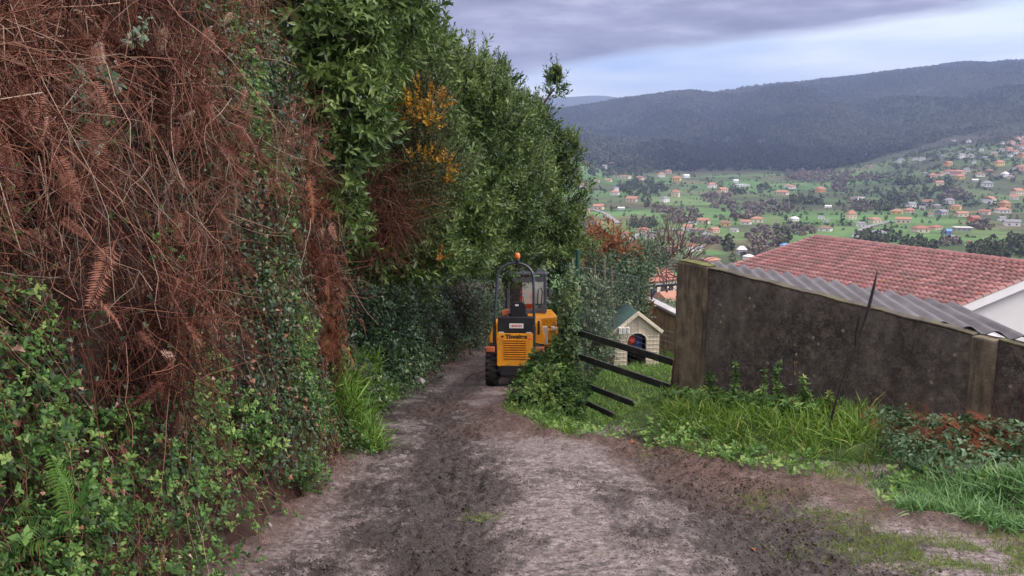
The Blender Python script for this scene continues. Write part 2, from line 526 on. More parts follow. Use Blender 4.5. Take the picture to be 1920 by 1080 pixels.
# garden wall: rough stone and block
m, nt, b = newmat('rough_block_wall')
br = nt.nodes.new('ShaderNodeTexBrick'); br.inputs['Scale'].default_value = 2.0
br.inputs['Color1'].default_value = (.30, .225, .125, 1); br.inputs['Color2'].default_value = (.36, .28, .165, 1); br.inputs['Mortar'].default_value = (.24, .185, .11, 1)
br.inputs['Mortar Size'].default_value = .015
tc = nt.nodes.new('ShaderNodeTexCoord'); nt.links.new(tc.outputs['Generated'], br.inputs['Vector'])
c = mix(nt, ramp(nt, noise(nt, 3, 6, .7), [(.4, (0, 0, 0)), (.7, (.8, .8, .8))]), br.outputs['Color'], (.12, .085, .05))
nt.links.new(c, b.inputs['Base Color']); b.inputs['Roughness'].default_value = .9
M['blockwall'] = m

M['copgrey'] = plain('pale_coping', (.40, .40, .41), .8, var=.2, scale=3)
# ------------------------------------------------------------------ land
PY_ = [-40, 0, 17, 24, 30, 60, 120, 250, 375, 500, 700, 900, 1100, 1300, 1500]
PZ_ = [7.6, 0, -3.23, -4.1, -5.3, -10.5, -21, -38, -46, -49, -51, -49, -42, -33, -22]
def zroad(y): return np.interp(y, PY_, PZ_)

XB_Y = [-6, 3, 5, 6.35, 8.3, 10, 12.8, 16, 20, 24, 27, 32]
XB_X = [-2.2, -2.0, -1.94, -1.84, -1.92, -2.45, -2.75, -2.25, -2.1, -1.15, -.3, 1.5]
def x_left(y): return np.interp(y, XB_Y, XB_X)
XR_Y = [-6, 4.6, 5.5, 5.9, 6.9, 7.4, 9, 9.8, 12.3, 14, 17, 24, 32]
XR_X = [4.6, 4.3, 3.6, 3.15, 2.95, 2.4, 1.6, .75, 0.0, .35, 1.35, 2.2, 5]
def x_right(y): return np.interp(y, XR_Y, XR_X)

def ground_near(x, y):
    x = np.asarray(x, float); y = np.asarray(y, float)
    dip = sstep(.4, -.5, (x - 2.3) * .555 - (y - 11.1) * .832) * sstep(16, 13.2, y)
    z = zroad(y) + (.33 - .72 * dip) * sstep(.0, 1.3, x - x_right(y))
    z = z - .10 * np.clip(x - 4.5, 0, 30) * sstep(9, 12, y)
    return z + .05 * fbm(x * .6, y * .6, seed=3, octv=3)

RIDGE_X = [-600, 300, 700, 900, 1030, 1100, 1150, 1200, 1250, 1290, 1330, 1400, 1450, 1500, 1530, 1600, 1650, 1700, 1780, 1830, 1860, 1920, 2100, 2400]
RIDGE_Y = [300, 270, 240, 226, 212, 203, 193, 187, 180, 177, 181, 169, 164, 160, 157, 150, 143, 137, 128, 129, 124, 122, 118, 150]
FAR_X = [300, 900, 1030, 1070, 1100, 1130, 1150, 1170, 1220, 1400, 2200]
FAR_Y = [240, 195, 187, 185, 183, 183, 186, 190, 195, 215, 230]
HILL0, HILLR = 1500.0, 3400.0

def terrain(X, Y):
    X = np.asarray(X, float); Y = np.asarray(Y, float)
    u = X / np.maximum(Y, 1.0)
    px = 960 + FPX * u
    z = np.interp(Y, PY_, PZ_)
    z = z + 62 * sstep(.36, .62, u) * sstep(850, 1500, Y) + 26 * sstep(.13, .07, u) * sstep(1000, 1500, Y)
    z = z + (2.5 * fbm(X / 130, Y / 170, seed=5, octv=3) + 1.0 * fbm(X / 40, Y / 60, seed=6, octv=2)) * sstep(120, 400, Y) * sstep(.02, .1, Y / 4000)* 1.5
    z0 = z
    zr = (300 - np.interp(px, RIDGE_X, RIDGE_Y)) / FPX * HILLR * 1.0 + EYE
    t = np.clip((Y - HILL0) / (HILLR - HILL0), 0, 1)
    hill = z0 + (zr - z0) * t ** 1.12
    gul = fbm(X / 330 + .4 * t, Y / 900, seed=8, octv=4) * 120 + fbm(X / 120, Y / 260, seed=9, octv=3) * 26
    hill = hill + gul * np.clip(t * (1 - t) * 3.2, 0, 1)
    back = sstep(HILLR, HILLR + 900, Y)
    zf = (300 - np.interp(px, FAR_X, FAR_Y)) / FPX * 7000 + EYE
    t2 = np.clip((Y - 4300) / 2700, 0, 1)
    low = zr - 160
    zb = hill + (low - hill) * back
    zb = zb + (zf - zb) * t2 ** 1.3
    zb = zb - 400 * sstep(7000, 9000, Y)
    z = np.where(Y <= HILL0, z0, zb)
    # the near strip lies just under the detailed track and garden sheets
    near = sstep(32, 26, Y)
    z = z - .35 * near
    z = z - .10 * np.clip(X - 4.5, 0, 30) * sstep(9, 12, Y) * sstep(60, 30, Y)
    # shoulder of the hillside above the lane on the left
    z = z + sstep(0, 6, x_left(np.minimum(Y, 30)) - 1.2 - X) * 3.4 * sstep(70, 34, Y)
    return z

def hit_ground(px, py, lo=150.0, hi=1900.0):
    """forward distance at which the valley shows at a photo pixel"""
    Y = np.exp(np.linspace(math.log(lo), math.log(hi), 900))
    u = (px - 960) / FPX; v = (540 - py) / FPX
    dy = CP + v * SP
    X = u / dy * Y
    zt = terrain(X, Y); zr_ = EYE + (-SP + v * CP) / dy * Y
    k = np.nonzero(zt >= zr_)[0]
    i = k[0] if len(k) else len(Y) - 1
    return np.array([X[i], Y[i], zt[i]])

# ---- ground sheet: a fan of quads out to the horizon
us = np.concatenate([np.linspace(-3, -.12, 50), np.linspace(-.1, .72, 420), np.linspace(.75, 3, 40)])
def geo(a, b, k):
    n = max(2, int(math.log(b / a) / math.log(k)))
    return np.exp(np.linspace(math.log(a), math.log(b), n + 1))[:-1]
ys = np.concatenate([geo(1.2, 30, 1.05), geo(30, 150, 1.025), geo(150, 1600, 1.0065), geo(1600, 9500, 1.012), [9500]])
UU, YY = np.meshgrid(us, ys)
XX = UU * YY
ZZ = terrain(XX, YY)
# field pattern: an irregular net of plots
seeds = []
for gy in np.arange(150, 1800, 62):
    for gx in np.arange(-300, 1300, 74):
        seeds.append((gx + rng.uniform(-36, 36), gy + rng.uniform(-28, 28)))
seeds = np.array(seeds)
f_hue = rng.random(len(seeds))
def field_at(X, Y):
    X = np.asarray(X, float).ravel(); Y = np.asarray(Y, float).ravel()
    d1 = np.full(len(X), 1e9); d2 = d1.copy(); idx = np.zeros(len(X), int)
    wx = X + 9 * vnoise(X / 50, Y / 50, seed=31); wy = Y + 9 * vnoise(X / 50, Y / 50, seed=32)
    # neighbours only: seeds lie on a jittered grid
    nx = len(np.arange(-300, 1300, 74)); ny = len(np.arange(150, 1800, 62))
    ci = np.clip(np.round((wx + 300) / 74).astype(int), 0, nx - 1); cj = np.clip(np.round((wy - 150) / 62).astype(int), 0, ny - 1)
    for dj in range(-2, 3):
        for di in range(-2, 3):
            k = np.clip(cj + dj, 0, ny - 1) * nx + np.clip(ci + di, 0, nx - 1)
            d = np.hypot((wx - seeds[k, 0]), (wy - seeds[k, 1]))
            same = k == idx
            closer = d < d1 - 1e-9
            d2 = np.where(closer & ~same, d1, np.where((d < d2) & ~same & ~closer, d, d2))
            idx = np.where(closer, k, idx); d1 = np.minimum(d, d1)
    return idx, d2 - d1
col = np.zeros(XX.shape + (3,))
fl = np.array([.026, .036, .018])
fi, fe = field_at(XX, YY)
fh = f_hue[fi].reshape(XX.shape)
GREENS = np.array([[.05, .105, .034], [.065, .14, .044], [.08, .155, .052], [.055, .11, .045], [.095, .135, .055], [.065, .08, .042], [.115, .092, .06], [.05, .06, .036]])
gi = np.searchsorted([.16, .36, .52, .66, .76, .86, .93], fh)
fcol = (GREENS[gi] * .62 + GREENS[gi].mean(1, keepdims=True) * .38) * 1.2
scrub = np.array([.045, .05, .03])
inval = sstep(180, 260, YY) * sstep(1560, 1440, YY + 60 * fbm(XX / 140, YY / 90, seed=41))
n1 = fbm(XX / 60, YY / 60, seed=40, octv=4)
rough = sstep(.12, .35, fbm(XX / 160, YY / 110, seed=43))
fcol = fcol * (1 - .65 * rough[..., None]) + scrub * .65 * rough[..., None]
col = fl * (1 - inval[..., None]) + fcol * inval[..., None]
vill = sstep(.40, .52, UU) * sstep(880, 1050, YY) * sstep(1800, 1500, YY)
col = col * (1 - .5 * vill[..., None]) + np.array([.06, .07, .045]) * .5 * vill[..., None]
purp = sstep(1300, 1480, YY) * sstep(2300, 1650, YY) * sstep(.0, .4, fbm(XX / 260, YY / 160, seed=44) + .15)
col = col * (1 - .6 * purp[..., None]) + np.array([.052, .04, .036]) * .6 * purp[..., None]
knoll = sstep(.085, .05, np.hypot((UU - .265) / 1, (YY - 1640) / 2600))
col = col * np.clip(1 + .25 * n1[..., None], .5, 1.6)
nearc = sstep(200, 60, YY)[..., None]
col = col * (1 - nearc) + np.array([.05, .045, .025]) * nearc
m, nt, b = newmat('land_cover')
c = attr(nt, 'cover', 'Color')
c = mix(nt, .55, c, ramp(nt, noise(nt, .05, 8, .75), [(.3, (.45, .45, .45)), (.7, (1.5, 1.5, 1.5))]), 'MULTIPLY')
nt.links.new(c, b.inputs['Base Color']); b.inputs['Roughness'].default_value = .95; b.inputs['Specular IOR Level'].default_value = .1
M['land'] = m
V = np.stack([XX, YY, ZZ], -1).reshape(-1, 3)
Q = grid_quads(len(ys), len(us))
# a plain apron carries the hillside on behind the camera
ax, ay = np.meshgrid(np.linspace(-60, 60, 25), np.linspace(-60, 1.0, 14))
az = np.interp(ay, [-60, 0, 2], [11.4, 0, -.38]) - .35 + sstep(0, 6, -3.2 - ax) * 3.4
V2 = np.stack([ax, ay, az], -1).reshape(-1, 3)
V = np.concatenate([V, V2]); Q = np.concatenate([Q, grid_quads(14, 25) + len(us) * len(ys)])
cc = np.concatenate([col.reshape(-1, 3), np.tile([.06, .05, .03], (len(V2), 1))])
g = np_mesh('ground', V, Q, mat=M['land'], cols={'cover': cc}, smooth=True)
tag(g, 'hillside falling to a valley of green fields below wooded mountain', 'ground', kind='structure')

# ---- near sheet: dirt track and the garden ground beside it
xs = np.concatenate([np.arange(-4.2, -2.7, .15), np.arange(-2.7, 3.6, .028), np.arange(3.6, 10.5, .14)])
yv = [-6.0]
while yv[-1] < 31: yv.append(yv[-1] + (.3 if yv[-1] < 1 else .1 if yv[-1] < 3.8 else .026 if yv[-1] < 8 else .05 if yv[-1] < 14 else .11))
yv = np.array(yv)
GX, GY = np.meshgrid(xs, yv)
base = ground_near(GX, GY)
ctr = (x_left(GY) + x_right(GY)) / 2
wob = .18 * fbm(GX * .4, GY * .35, seed=50)
def lane(c0, w): return np.exp(-((GX - c0 + wob) / w) ** 2)
bend = np.interp(GY, [0, 6, 9, 13, 17, 24], [0, 0, -.2, -.75, -.6, .2])
churn_groove_shade = np.clip(.95 * lane(-.45 + bend, .5) + .95 * lane(1.95 + bend * .9, .75) * sstep(11.5, 8, GY) + .35 * lane(-1.25 + bend, .22) + .25 * lane(.75 + bend, .25), 0, 1)
nz = fbm(GX * 2.2, GY * 1.5, seed=51, octv=4)
churn_groove_shade = np.clip(churn_groove_shade + .55 * nz, 0, 1)
CH0 = churn_groove_shade
cl = fbm(GX * 9, GY * 7, seed=52, octv=3)
rid = np.abs(fbm(GX * 5, GY * 4, seed=53, octv=3))
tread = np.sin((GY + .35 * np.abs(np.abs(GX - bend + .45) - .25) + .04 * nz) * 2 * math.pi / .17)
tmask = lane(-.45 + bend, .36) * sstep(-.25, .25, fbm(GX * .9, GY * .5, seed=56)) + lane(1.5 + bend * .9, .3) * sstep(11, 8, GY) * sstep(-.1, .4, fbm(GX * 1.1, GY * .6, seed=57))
churn_groove_shade = np.clip(churn_groove_shade + .55 * np.clip(tmask, 0, 1) * sstep(.2, -.5, tread + .5 * cl), 0, 1)  # tread grooves darkened in colour, standing in for shade between the ribs
ontrack = sstep(.25, -.15, GX - x_right(GY)) * sstep(-.25, .1, GX - x_left(GY))
dz = ontrack * (-.035 * lane(-.45 + bend, .4) - .03 * lane(1.6 + bend, .4) + .05 * churn_groove_shade * cl + .035 * churn_groove_shade * (.35 - rid) + .045 * tmask * tread * (.5 + .5 * cl) + .012 * nz - (.030 * churn_groove_shade + .007) * np.abs(fbm(GX * 13, GY * 9, seed=54, octv=3)) * 2.2)
# berm of pushed-up earth along the right edge and at the foot of the bank
berm = np.exp(-((GX - x_right(GY) + .25 + .25 * nz) / .35) ** 2) * sstep(4, 6, GY)
dz = dz + berm * (.06 + .09 * np.clip(fbm(GX * 4, GY * 4, seed=58, octv=4), -.3, 1))
dz = dz + np.exp(-((GX - x_left(GY) - .12) / .22) ** 2) * (.06 + .07 * cl)
GZ = base + dz
soil = np.clip(berm * 1.3 + .75 * np.exp(-((GX - x_right(GY) + .9) / .6) ** 2) * sstep(-.2, .3, nz + .1) * sstep(5, 6.5, GY) + np.exp(-((GX - x_left(GY) - .1) / .28) ** 2) + .6 * sstep(17, 20, GY), 0, 1)
m, nt, b = newmat('muddy_track')
n_f = noise(nt, 21, 9, .78, stretch=(1, .7, 1))
n_m = noise(nt, 6, 7, .7, stretch=(1, .6, 1))
n_l = noise(nt, 1.4, 5, .6)
dark = ramp(nt, n_f, [(.40, (.009, .0065, .006)), (.52, (.038, .028, .026)), (.66, (.12, .093, .087))])
light = ramp(nt, n_f, [(.34, (.08, .063, .061)), (.48, (.24, .199, .196)), (.64, (.42, .363, .358))])
red = ramp(nt, n_f, [(.3, (.04, .02, .014)), (.55, (.105, .055, .040)), (.78, (.19, .115, .09))])
ch = attr(nt, 'churn_groove_shade')
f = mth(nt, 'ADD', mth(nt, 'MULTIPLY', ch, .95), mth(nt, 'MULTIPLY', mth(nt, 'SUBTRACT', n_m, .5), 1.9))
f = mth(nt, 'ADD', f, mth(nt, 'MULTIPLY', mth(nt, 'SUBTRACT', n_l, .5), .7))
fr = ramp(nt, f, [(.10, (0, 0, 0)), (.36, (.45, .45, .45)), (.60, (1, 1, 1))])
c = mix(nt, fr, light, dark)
sp = ramp(nt, noise(nt, 26, 7, .75), [(.53, (0, 0, 0)), (.62, (1, 1, 1))])
c = mix(nt, mth(nt, 'MULTIPLY', sp, .7), c, (.045, .034, .031))
g1 = ramp(nt, noise(nt, 9, 8, .74, stretch=(.8, 1.15, 1)), [(.50, (0, 0, 0)), (.58, (1, 1, 1))])
g2 = ramp(nt, noise(nt, 16, 6, .7, stretch=(.7, 1.3, 1)), [(.54, (0, 0, 0)), (.61, (1, 1, 1))])
c = mix(nt, mth(nt, 'MULTIPLY', g1, .62), c, (.055, .041, .037))
c = mix(nt, mth(nt, 'MULTIPLY', g2, .75), c, (.030, .022, .020))
c = mix(nt, mth(nt, 'MULTIPLY', attr(nt, 'soil'), .85), c, red)
nt.links.new(c, b.inputs['Base Color'])
rr = ramp(nt, mth(nt, 'ADD', n_l, mth(nt, 'MULTIPLY', n_m, .4)), [(.55, (.8, .8, .8)), (.85, (.42, .42, .42))])
rr = mix(nt, fr, (.52, .52, .52), rr)
nt.links.new(rr, b.inputs['Roughness']); b.inputs['Specular IOR Level'].default_value = .6
bump(nt, b, mth(nt, 'ADD', n_f, mth(nt, 'MULTIPLY', n_m, .7)), .022, 1.0)
M['mud'] = m
m, nt, b = newmat('garden_soil')
c = ramp(nt, noise(nt, 5, 7, .7), [(.3, (.02, .032, .01)), (.55, (.04, .075, .018)), (.75, (.075, .085, .03))])
nt.links.new(c, b.inputs['Base Color']); b.inputs['Roughness'].default_value = .95
bump(nt, b, noise(nt, 20, 6), .03, .8)
M['soil'] = m
qc = grid_quads(len(yv), len(xs))
cx = GX.ravel()[qc].mean(1); cy = GY.ravel()[qc].mean(1)
is_tr = cx < x_right(cy) + .55 + 1.2 * sstep(7.5, 5, cy)
def sub(name, qs, mat, **k):
    used = np.unique(qs); mp = np.zeros(GX.size, np.int64); mp[used] = np.arange(len(used))
    V = np.stack([GX, GY, GZ], -1).reshape(-1, 3)[used]
    return np_mesh(name, V, mp[qs], mat=mat, smooth=True, attrs={'churn_groove_shade': churn_groove_shade.ravel()[used], 'soil': soil.ravel()[used]})
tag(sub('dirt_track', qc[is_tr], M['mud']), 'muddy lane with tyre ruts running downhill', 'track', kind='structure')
tag(sub('garden_ground', qc[~is_tr], M['soil']), 'grassy ground beside the lane, below the concrete wall', 'ground', kind='structure')

def gz(x, y):
    """height of the built near sheet"""
    x = np.asarray(x, float); y = np.asarray(y, float)
    i = np.clip(np.searchsorted(xs, x) - 1, 0, len(xs) - 2); j = np.clip(np.searchsorted(yv, y) - 1, 0, len(yv) - 2)
    fx = np.clip((x - xs[i]) / (xs[i + 1] - xs[i]), 0, 1); fy = np.clip((y - yv[j]) / (yv[j + 1] - yv[j]), 0, 1)
    return (GZ[j, i] * (1 - fx) * (1 - fy) + GZ[j, i + 1] * fx * (1 - fy) + GZ[j + 1, i] * (1 - fx) * fy + GZ[j + 1, i + 1] * fx * fy)

# ---- earth bank on the left, hollow lane side
def bank_h(y): return np.interp(y, [-6, 7.5, 8.6, 10.5, 32], [4.9, 4.9, 4.3, 2.5, 2.4])
def bank_xyz(y, h):
    y = np.asarray(y, float); h = np.asarray(h, float)
    foot = .22 * np.exp(-(h / .3) ** 2)
    bul = .30 * fbm(y * .55, h * .6, seed=60, octv=3) * sstep(0, .8, h) + .10 * fbm(y * 2.2, h * 2.2, seed=61, octv=3)
    x = x_left(y) - .02 + foot - .10 * h + bul - .9 * sstep(.75, 1.0, h / bank_h(y)) * (h / bank_h(y)) * .6
    return np.stack([x, y, zroad(y) + h - .08], -1)
def bank_n(y, h):
    e = .05
    a = bank_xyz(y + e, h) - bank_xyz(y - e, h); c = bank_xyz(y, h + e) - bank_xyz(y, np.maximum(h - e, 0))
    return unit(np.cross(a, c))
by = np.arange(-6, 32, .08); bt = np.linspace(0, 1, 62)
BY, BT = np.meshgrid(by, bt)
BH = BT * bank_h(BY)
BV = bank_xyz(BY, BH)
top = BV[-1][None].repeat(4, 0).copy()
for i, dx in enumerate((1.0, 3.0, 7.0, 20.0)):
    top[i, :, 0] -= dx; top[i, :, 2] += .1 * (i + 1)
BV = np.concatenate([BV, top])
m, nt, b = newmat('bank_earth')
c = ramp(nt, noise(nt, 7, 8, .72), [(.3, (.018, .008, .006)), (.55, (.06, .027, .018)), (.78, (.13, .07, .05))])
nt.links.new(c, b.inputs['Base Color']); b.inputs['Roughness'].default_value = .95
bump(nt, b, noise(nt, 22, 7, .75), .04, 1)
M['earth'] = m
bk = np_mesh('earth_bank', BV.reshape(-1, 3), grid_quads(66, len(by)), mat=M['earth'], smooth=True)
tag(bk, 'steep earth bank along the left of the lane, overgrown', 'bank', kind='structure')

def bank_hit(px, py):
    """point of the bank face seen at a pixel -> (y, h)"""
    Y = np.linspace(1.5, 26, 1500)
    u = (px - 960) / FPX; v = (540 - py) / FPX
    dy = CP + v * SP
    X = u / dy * Y; Z = EYE + (-SP + v * CP) / dy * Y
    h = np.clip(Z - zroad(Y) + .08, 0, bank_h(Y))
    xb = bank_xyz(Y, h)[:, 0]
    k = np.nonzero(X <= xb)[0]
    i = k[0] if len(k) else len(Y) - 1
    return Y[i], h[i]

# ------------------------------------------------------------------ sky, sun, air
SUN_EL, SUN_AZ = R(36), R(108)      # behind the cloud, to the right and behind the viewer
w = bpy.data.worlds.new('World'); SC.world = w; w.use_nodes = True
nt = w.node_tree; nt.nodes.clear()
out = nt.nodes.new('ShaderNodeOutputWorld'); bg = nt.nodes.new('ShaderNodeBackground'); bg2 = nt.nodes.new('ShaderNodeBackground')
sky = nt.nodes.new('ShaderNodeTexSky'); sky.sky_type = 'NISHITA'; sky.sun_disc = False
sky.sun_elevation = SUN_EL; sky.sun_rotation = SUN_AZ
nt.links.new(sky.outputs[0], bg.inputs['Color']); bg.inputs['Strength'].default_value = 0.10
tc = nt.nodes.new('ShaderNodeTexCoord')
sx = nt.nodes.new('ShaderNodeSeparateXYZ'); nt.links.new(tc.outputs['Generated'], sx.inputs[0])
dx, dyy, dzz = sx.outputs[0], sx.outputs[1], sx.outputs[2]
def wnoise(scale, stretch, detail=5, rough=.55):
    mp = nt.nodes.new('ShaderNodeMapping'); mp.inputs['Scale'].default_value = stretch
    nt.links.new(tc.outputs['Generated'], mp.inputs['Vector'])
    n = nt.nodes.new('ShaderNodeTexNoise'); n.inputs['Scale'].default_value = scale; n.inputs['Detail'].default_value = detail; n.inputs['Roughness'].default_value = rough
    nt.links.new(mp.outputs[0], n.inputs['Vector']); return n.outputs['Fac']
nA = wnoise(3.0, (1, 1, 7)); nB = wnoise(7, (1, 1, 5)); nC = wnoise(2.0, (1, 1, 11), 4)
# lower edge of the dark cloud deck rises to the right
edge = mth(nt, 'SUBTRACT', dzz, mth(nt, 'ADD', mth(nt, 'MULTIPLY', dx, .135), .098))
edge = mth(nt, 'ADD', edge, mth(nt, 'MULTIPLY', mth(nt, 'SUBTRACT', nA, .5), .045))
deck = ramp(nt, mth(nt, 'ADD', mth(nt, 'MULTIPLY', edge, 22.0), .42), [(.30, (0, 0, 0)), (.62, (1, 1, 1))])
deckc = ramp(nt, nB, [(.34, (.11, .11, .165)), (.5, (.17, .168, .24)), (.64, (.265, .262, .345))])
lowc = ramp(nt, nA, [(.32, (.25, .33, .50)), (.48, (.38, .435, .53)), (.62, (.52, .545, .585))])
cloud = mix(nt, deck, lowc, deckc)
zen = mth(nt, 'ADD', 1.0, mth(nt, 'MULTIPLY', ramp(nt, dzz, [(.22, (0, 0, 0)), (.8, (1, 1, 1))]), 5.4))
cloud = mix(nt, 1.0, cloud, zen, 'MULTIPLY')
warm = ramp(nt, dzz, [(.25, (1, 1, 1)), (.6, (1.10, .98, .68))])
cloud = mix(nt, 1.0, cloud, warm, 'MULTIPLY')
nt.links.new(cloud, bg2.inputs['Color']); bg2.inputs['Strength'].default_value = 1.0
# a gap of clear sky low on the right
gap = mth(nt, 'MULTIPLY', ramp(nt, dx, [(.33, (0, 0, 0)), (.50, (1, 1, 1))]), ramp(nt, dzz, [(.11, (0, 0, 0)), (.13, (1, 1, 1))]))
gap = mth(nt, 'MULTIPLY', gap, mth(nt, 'SUBTRACT', 1.0, deck))
gap = mth(nt, 'MULTIPLY', gap, ramp(nt, nC, [(.35, (.2, .2, .2)), (.6, (.9, .9, .9))]))
ms = nt.nodes.new('ShaderNodeMixShader')
nt.links.new(gap, ms.inputs[0]); nt.links.new(bg2.outputs[0], ms.inputs[1]); nt.links.new(bg.outputs[0], ms.inputs[2])
nt.links.new(ms.outputs[0], out.inputs['Surface'])
sun = bpy.data.lights.new('sun', 'SUN'); sun.energy = 1.3; sun.angle = R(14); sun.color = (1, .95, .88)
so = bpy.data.objects.new('sun', sun); COL.objects.link(so)
d = Vector((math.sin(SUN_AZ) * math.cos(SUN_EL), math.cos(SUN_AZ) * math.cos(SUN_EL), math.sin(SUN_EL)))
so.rotation_euler = d.to_track_quat('Z', 'Y').to_euler()

hz = MB().box((1500, 4600, 10), (14000, 10400, 1000)).build('haze', None)
m = bpy.data.materials.new('valley_haze'); m.use_nodes = True; nt = m.node_tree; nt.nodes.clear()
o = nt.nodes.new('ShaderNodeOutputMaterial'); pv = nt.nodes.new('ShaderNodeVolumePrincipled')
pv.inputs['Color'].default_value = (.45, .59, .95, 1); pv.inputs['Density'].default_value = .00016; pv.inputs['Anisotropy'].default_value = .2
nt.links.new(pv.outputs[0], o.inputs['Volume'])
hz.data.materials.append(m)
tag(hz, 'thin bluish haze filling the valley', 'haze', kind='stuff')

SC.view_settings.view_transform = 'Standard'
SC.view_settings.look = 'None'
SC.view_settings.exposure = 1.15
SC.view_settings.gamma = 1.0
SC.view_settings.use_curve_mapping = False
cy_ = SC.cycles
cy_.use_denoising = True
cy_.max_bounces = 6; cy_.diffuse_bounces = 3; cy_.glossy_bounces = 2; cy_.transmission_bounces = 4; cy_.transparent_max_bounces = 10; cy_.volume_bounces = 0
cy_.use_adaptive_sampling = True
# ------------------------------------------------------------------ growth on the bank
IVY = [ivyleaf(i) for i in range(5)]
STR = [strand(i, .0048, 5, .30) for i in range(9)]
FRO = [frond(20, i) for i in range(4)]
DOWN = np.array([0, 0, -1.0])
def emit(name, mat, parts, label=None, cat=None, kind='stuff', parent=None, group=None):
    v, q, t = merge(parts)
    o = np_mesh(name, v, q, mat=mat, parent=parent, attrs={'tint': t})
    return tag(o, label, cat, group, kind) if label else o

def bank_samples(n, y0, y1, h0=0.0, h1=1.0):
    # denser near the viewer's side of the frame
    y = rng.uniform(y0, y1, n); h = (h0 + (h1 - h0) * rng.random(n)) * bank_h(y)
    P = bank_xyz(y, h); N = bank_n(y, h)
    px, py = to_px(P)
    return y, h, P, N, px, py

BX = [-400, 0, 60, 120, 190, 240, 290, 340, 400, 450, 520, 570, 600, 660, 700]
BYY = [510, 530, 545, 630, 770, 780, 640, 520, 465, 455, 480, 600, 690, 690, 560]
def bracken_prob(px, py, P):
    nz_ = fbm(P[:, 1] * 1.1, P[:, 2] * 1.1, seed=70, octv=4)
    yb = np.interp(px, BX, BYY)
    a = sstep(70, -70, py - yb + 95 * nz_)
    # ivy creeping into the right-hand part of the bracken
    iv = sstep(270, 430, px) * sstep(-.22, .04, fbm(P[:, 1] * 1.6 + 5, P[:, 2] * 1.6, seed=71, octv=4)) * .9 + .5 * sstep(.22, .34, fbm(P[:, 1] * 2.2 + 15, P[:, 2] * 2.2, seed=74, octv=3))
    top = sstep(380, 430, px) * sstep(640, 500, px) * sstep(300, 60, py) * .2
    return np.clip(a * (1 - np.clip(iv, 0, 1)) - top, 0, 1)

# dead bracken: fine hanging stalks in a thick felt
y, h, P, N, px, py = bank_samples(95000, 1.2, 9.6)
pb = bracken_prob(px, py, P)
clump = sstep(-.25, .35, fbm(y * 3.0, h * 2.0, seed=72, octv=4))
k = rng.random(len(y)) < pb * (.14 + .86 * clump)
P, N, y, h = P[k], N[k], y[k], h[k]
n = len(P)
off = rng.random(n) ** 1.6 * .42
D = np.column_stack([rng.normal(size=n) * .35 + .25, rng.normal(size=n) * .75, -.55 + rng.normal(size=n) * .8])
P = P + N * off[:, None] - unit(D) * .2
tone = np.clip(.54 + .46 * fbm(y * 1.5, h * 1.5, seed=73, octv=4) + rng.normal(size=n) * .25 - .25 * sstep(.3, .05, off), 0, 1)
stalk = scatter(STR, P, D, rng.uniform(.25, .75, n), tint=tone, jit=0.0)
# long pale stems lying over the felt
m_ = 230
ii = rng.integers(0, n, m_)
D2 = np.column_stack([rng.normal(size=m_) * .15 + .1, rng.normal(size=m_) * .5, -1 + rng.normal(size=m_) * .5])
P2 = P[ii] + N[ii] * .12 - D2 * .3
LONG = [strand(50 + i, .0026, 7, .16) for i in range(5)]
stems = scatter(LONG, P2, D2, rng.uniform(.7, 1.5, m_), tint=np.clip(.75 + .2 * rng.normal(size=m_), .4, 1), jit=0)
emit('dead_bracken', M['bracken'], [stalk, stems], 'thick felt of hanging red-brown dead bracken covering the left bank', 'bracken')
ii = rng.integers(0, n, 15000)
ii = ii[fbm(y[ii] * 2.1 + 3, h[ii] * 2.1, seed=79, octv=3) > .08]
m_ = len(ii)
D4 = np.column_stack([rng.normal(size=m_) * .3 + .2, rng.normal(size=m_) * .7, -.7 + rng.normal(size=m_) * .6])
emit('dry_grass', M['greystraw'], [scatter(STR, P[ii] + N[ii] * .05 - unit(D4) * .2, D4, rng.uniform(.2, .6, m_), tint=np.clip(.45 + .25 * rng.normal(size=m_), 0, 1), jit=0)], 'grey-tan dry grass hanging in wisps through the dead bracken', 'dry grass')
# curled frond leaves within the felt
m_ = 2400
ii = rng.integers(0, n, m_)
D3 = N[ii] + rng.normal(size=(m_, 3)) * .8
U3 = np.column_stack([rng.normal(size=m_) * .4 + .2, rng.normal(size=m_) * .6, -.7 + rng.normal(size=m_) * .4])
fr = scatter(FRO, P[ii] + N[ii] * .10, D3, rng.uniform(.10, .22, m_), U=U3, tint=np.clip(.5 + .28 * rng.normal(size=m_), 0, 1), jit=.05)
emit('bracken_litter', M['bracken'], [fr], 'curled dry bracken fronds caught in the brown felt of the bank', 'bracken')

# ivy and small herbs over the lower bank
y, h, P, N, px, py = bank_samples(240000, 1.2, 10.2)
pb = bracken_prob(px, py, P)
soilfoot = sstep(.75, .2, h) * sstep(4.4, 4.9, y) * sstep(8.2, 7.4, y) * sstep(-.35, .1, fbm(y * 2, h * 2, seed=75) + .12)
nzi = fbm(y * 2.2, h * 2.2, seed=76, octv=4)
k = rng.random(len(y)) < (1 - pb) * (1 - .95 * soilfoot) * (.4 + .6 * sstep(-.4, .15, nzi)) * .62 + .03 * pb
P, N, y, h, px, py = P[k], N[k], y[k], h[k], px[k], py[k]
n = len(P)
nn = fbm(y * 1.6, h * 1.6, seed=77, octv=4)
fresh = sstep(.0, .25, fbm(y * 1.3 + 9, h * 1.3, seed=78, octv=3) + .22 * sstep(2.0, .6, h) + .12 * sstep(5.2, 3.6, y) - .02)
P = P + N * (rng.random(n)[:, None] ** 1.5 * (.16 + .18 * sstep(-.1, .5, nn)[:, None]) + .01)
D = N * .8 + rng.normal(size=(n, 3)) * .5 + np.array([0, 0, .35])
U = DOWN[None] + rng.normal(size=(n, 3)) * .55
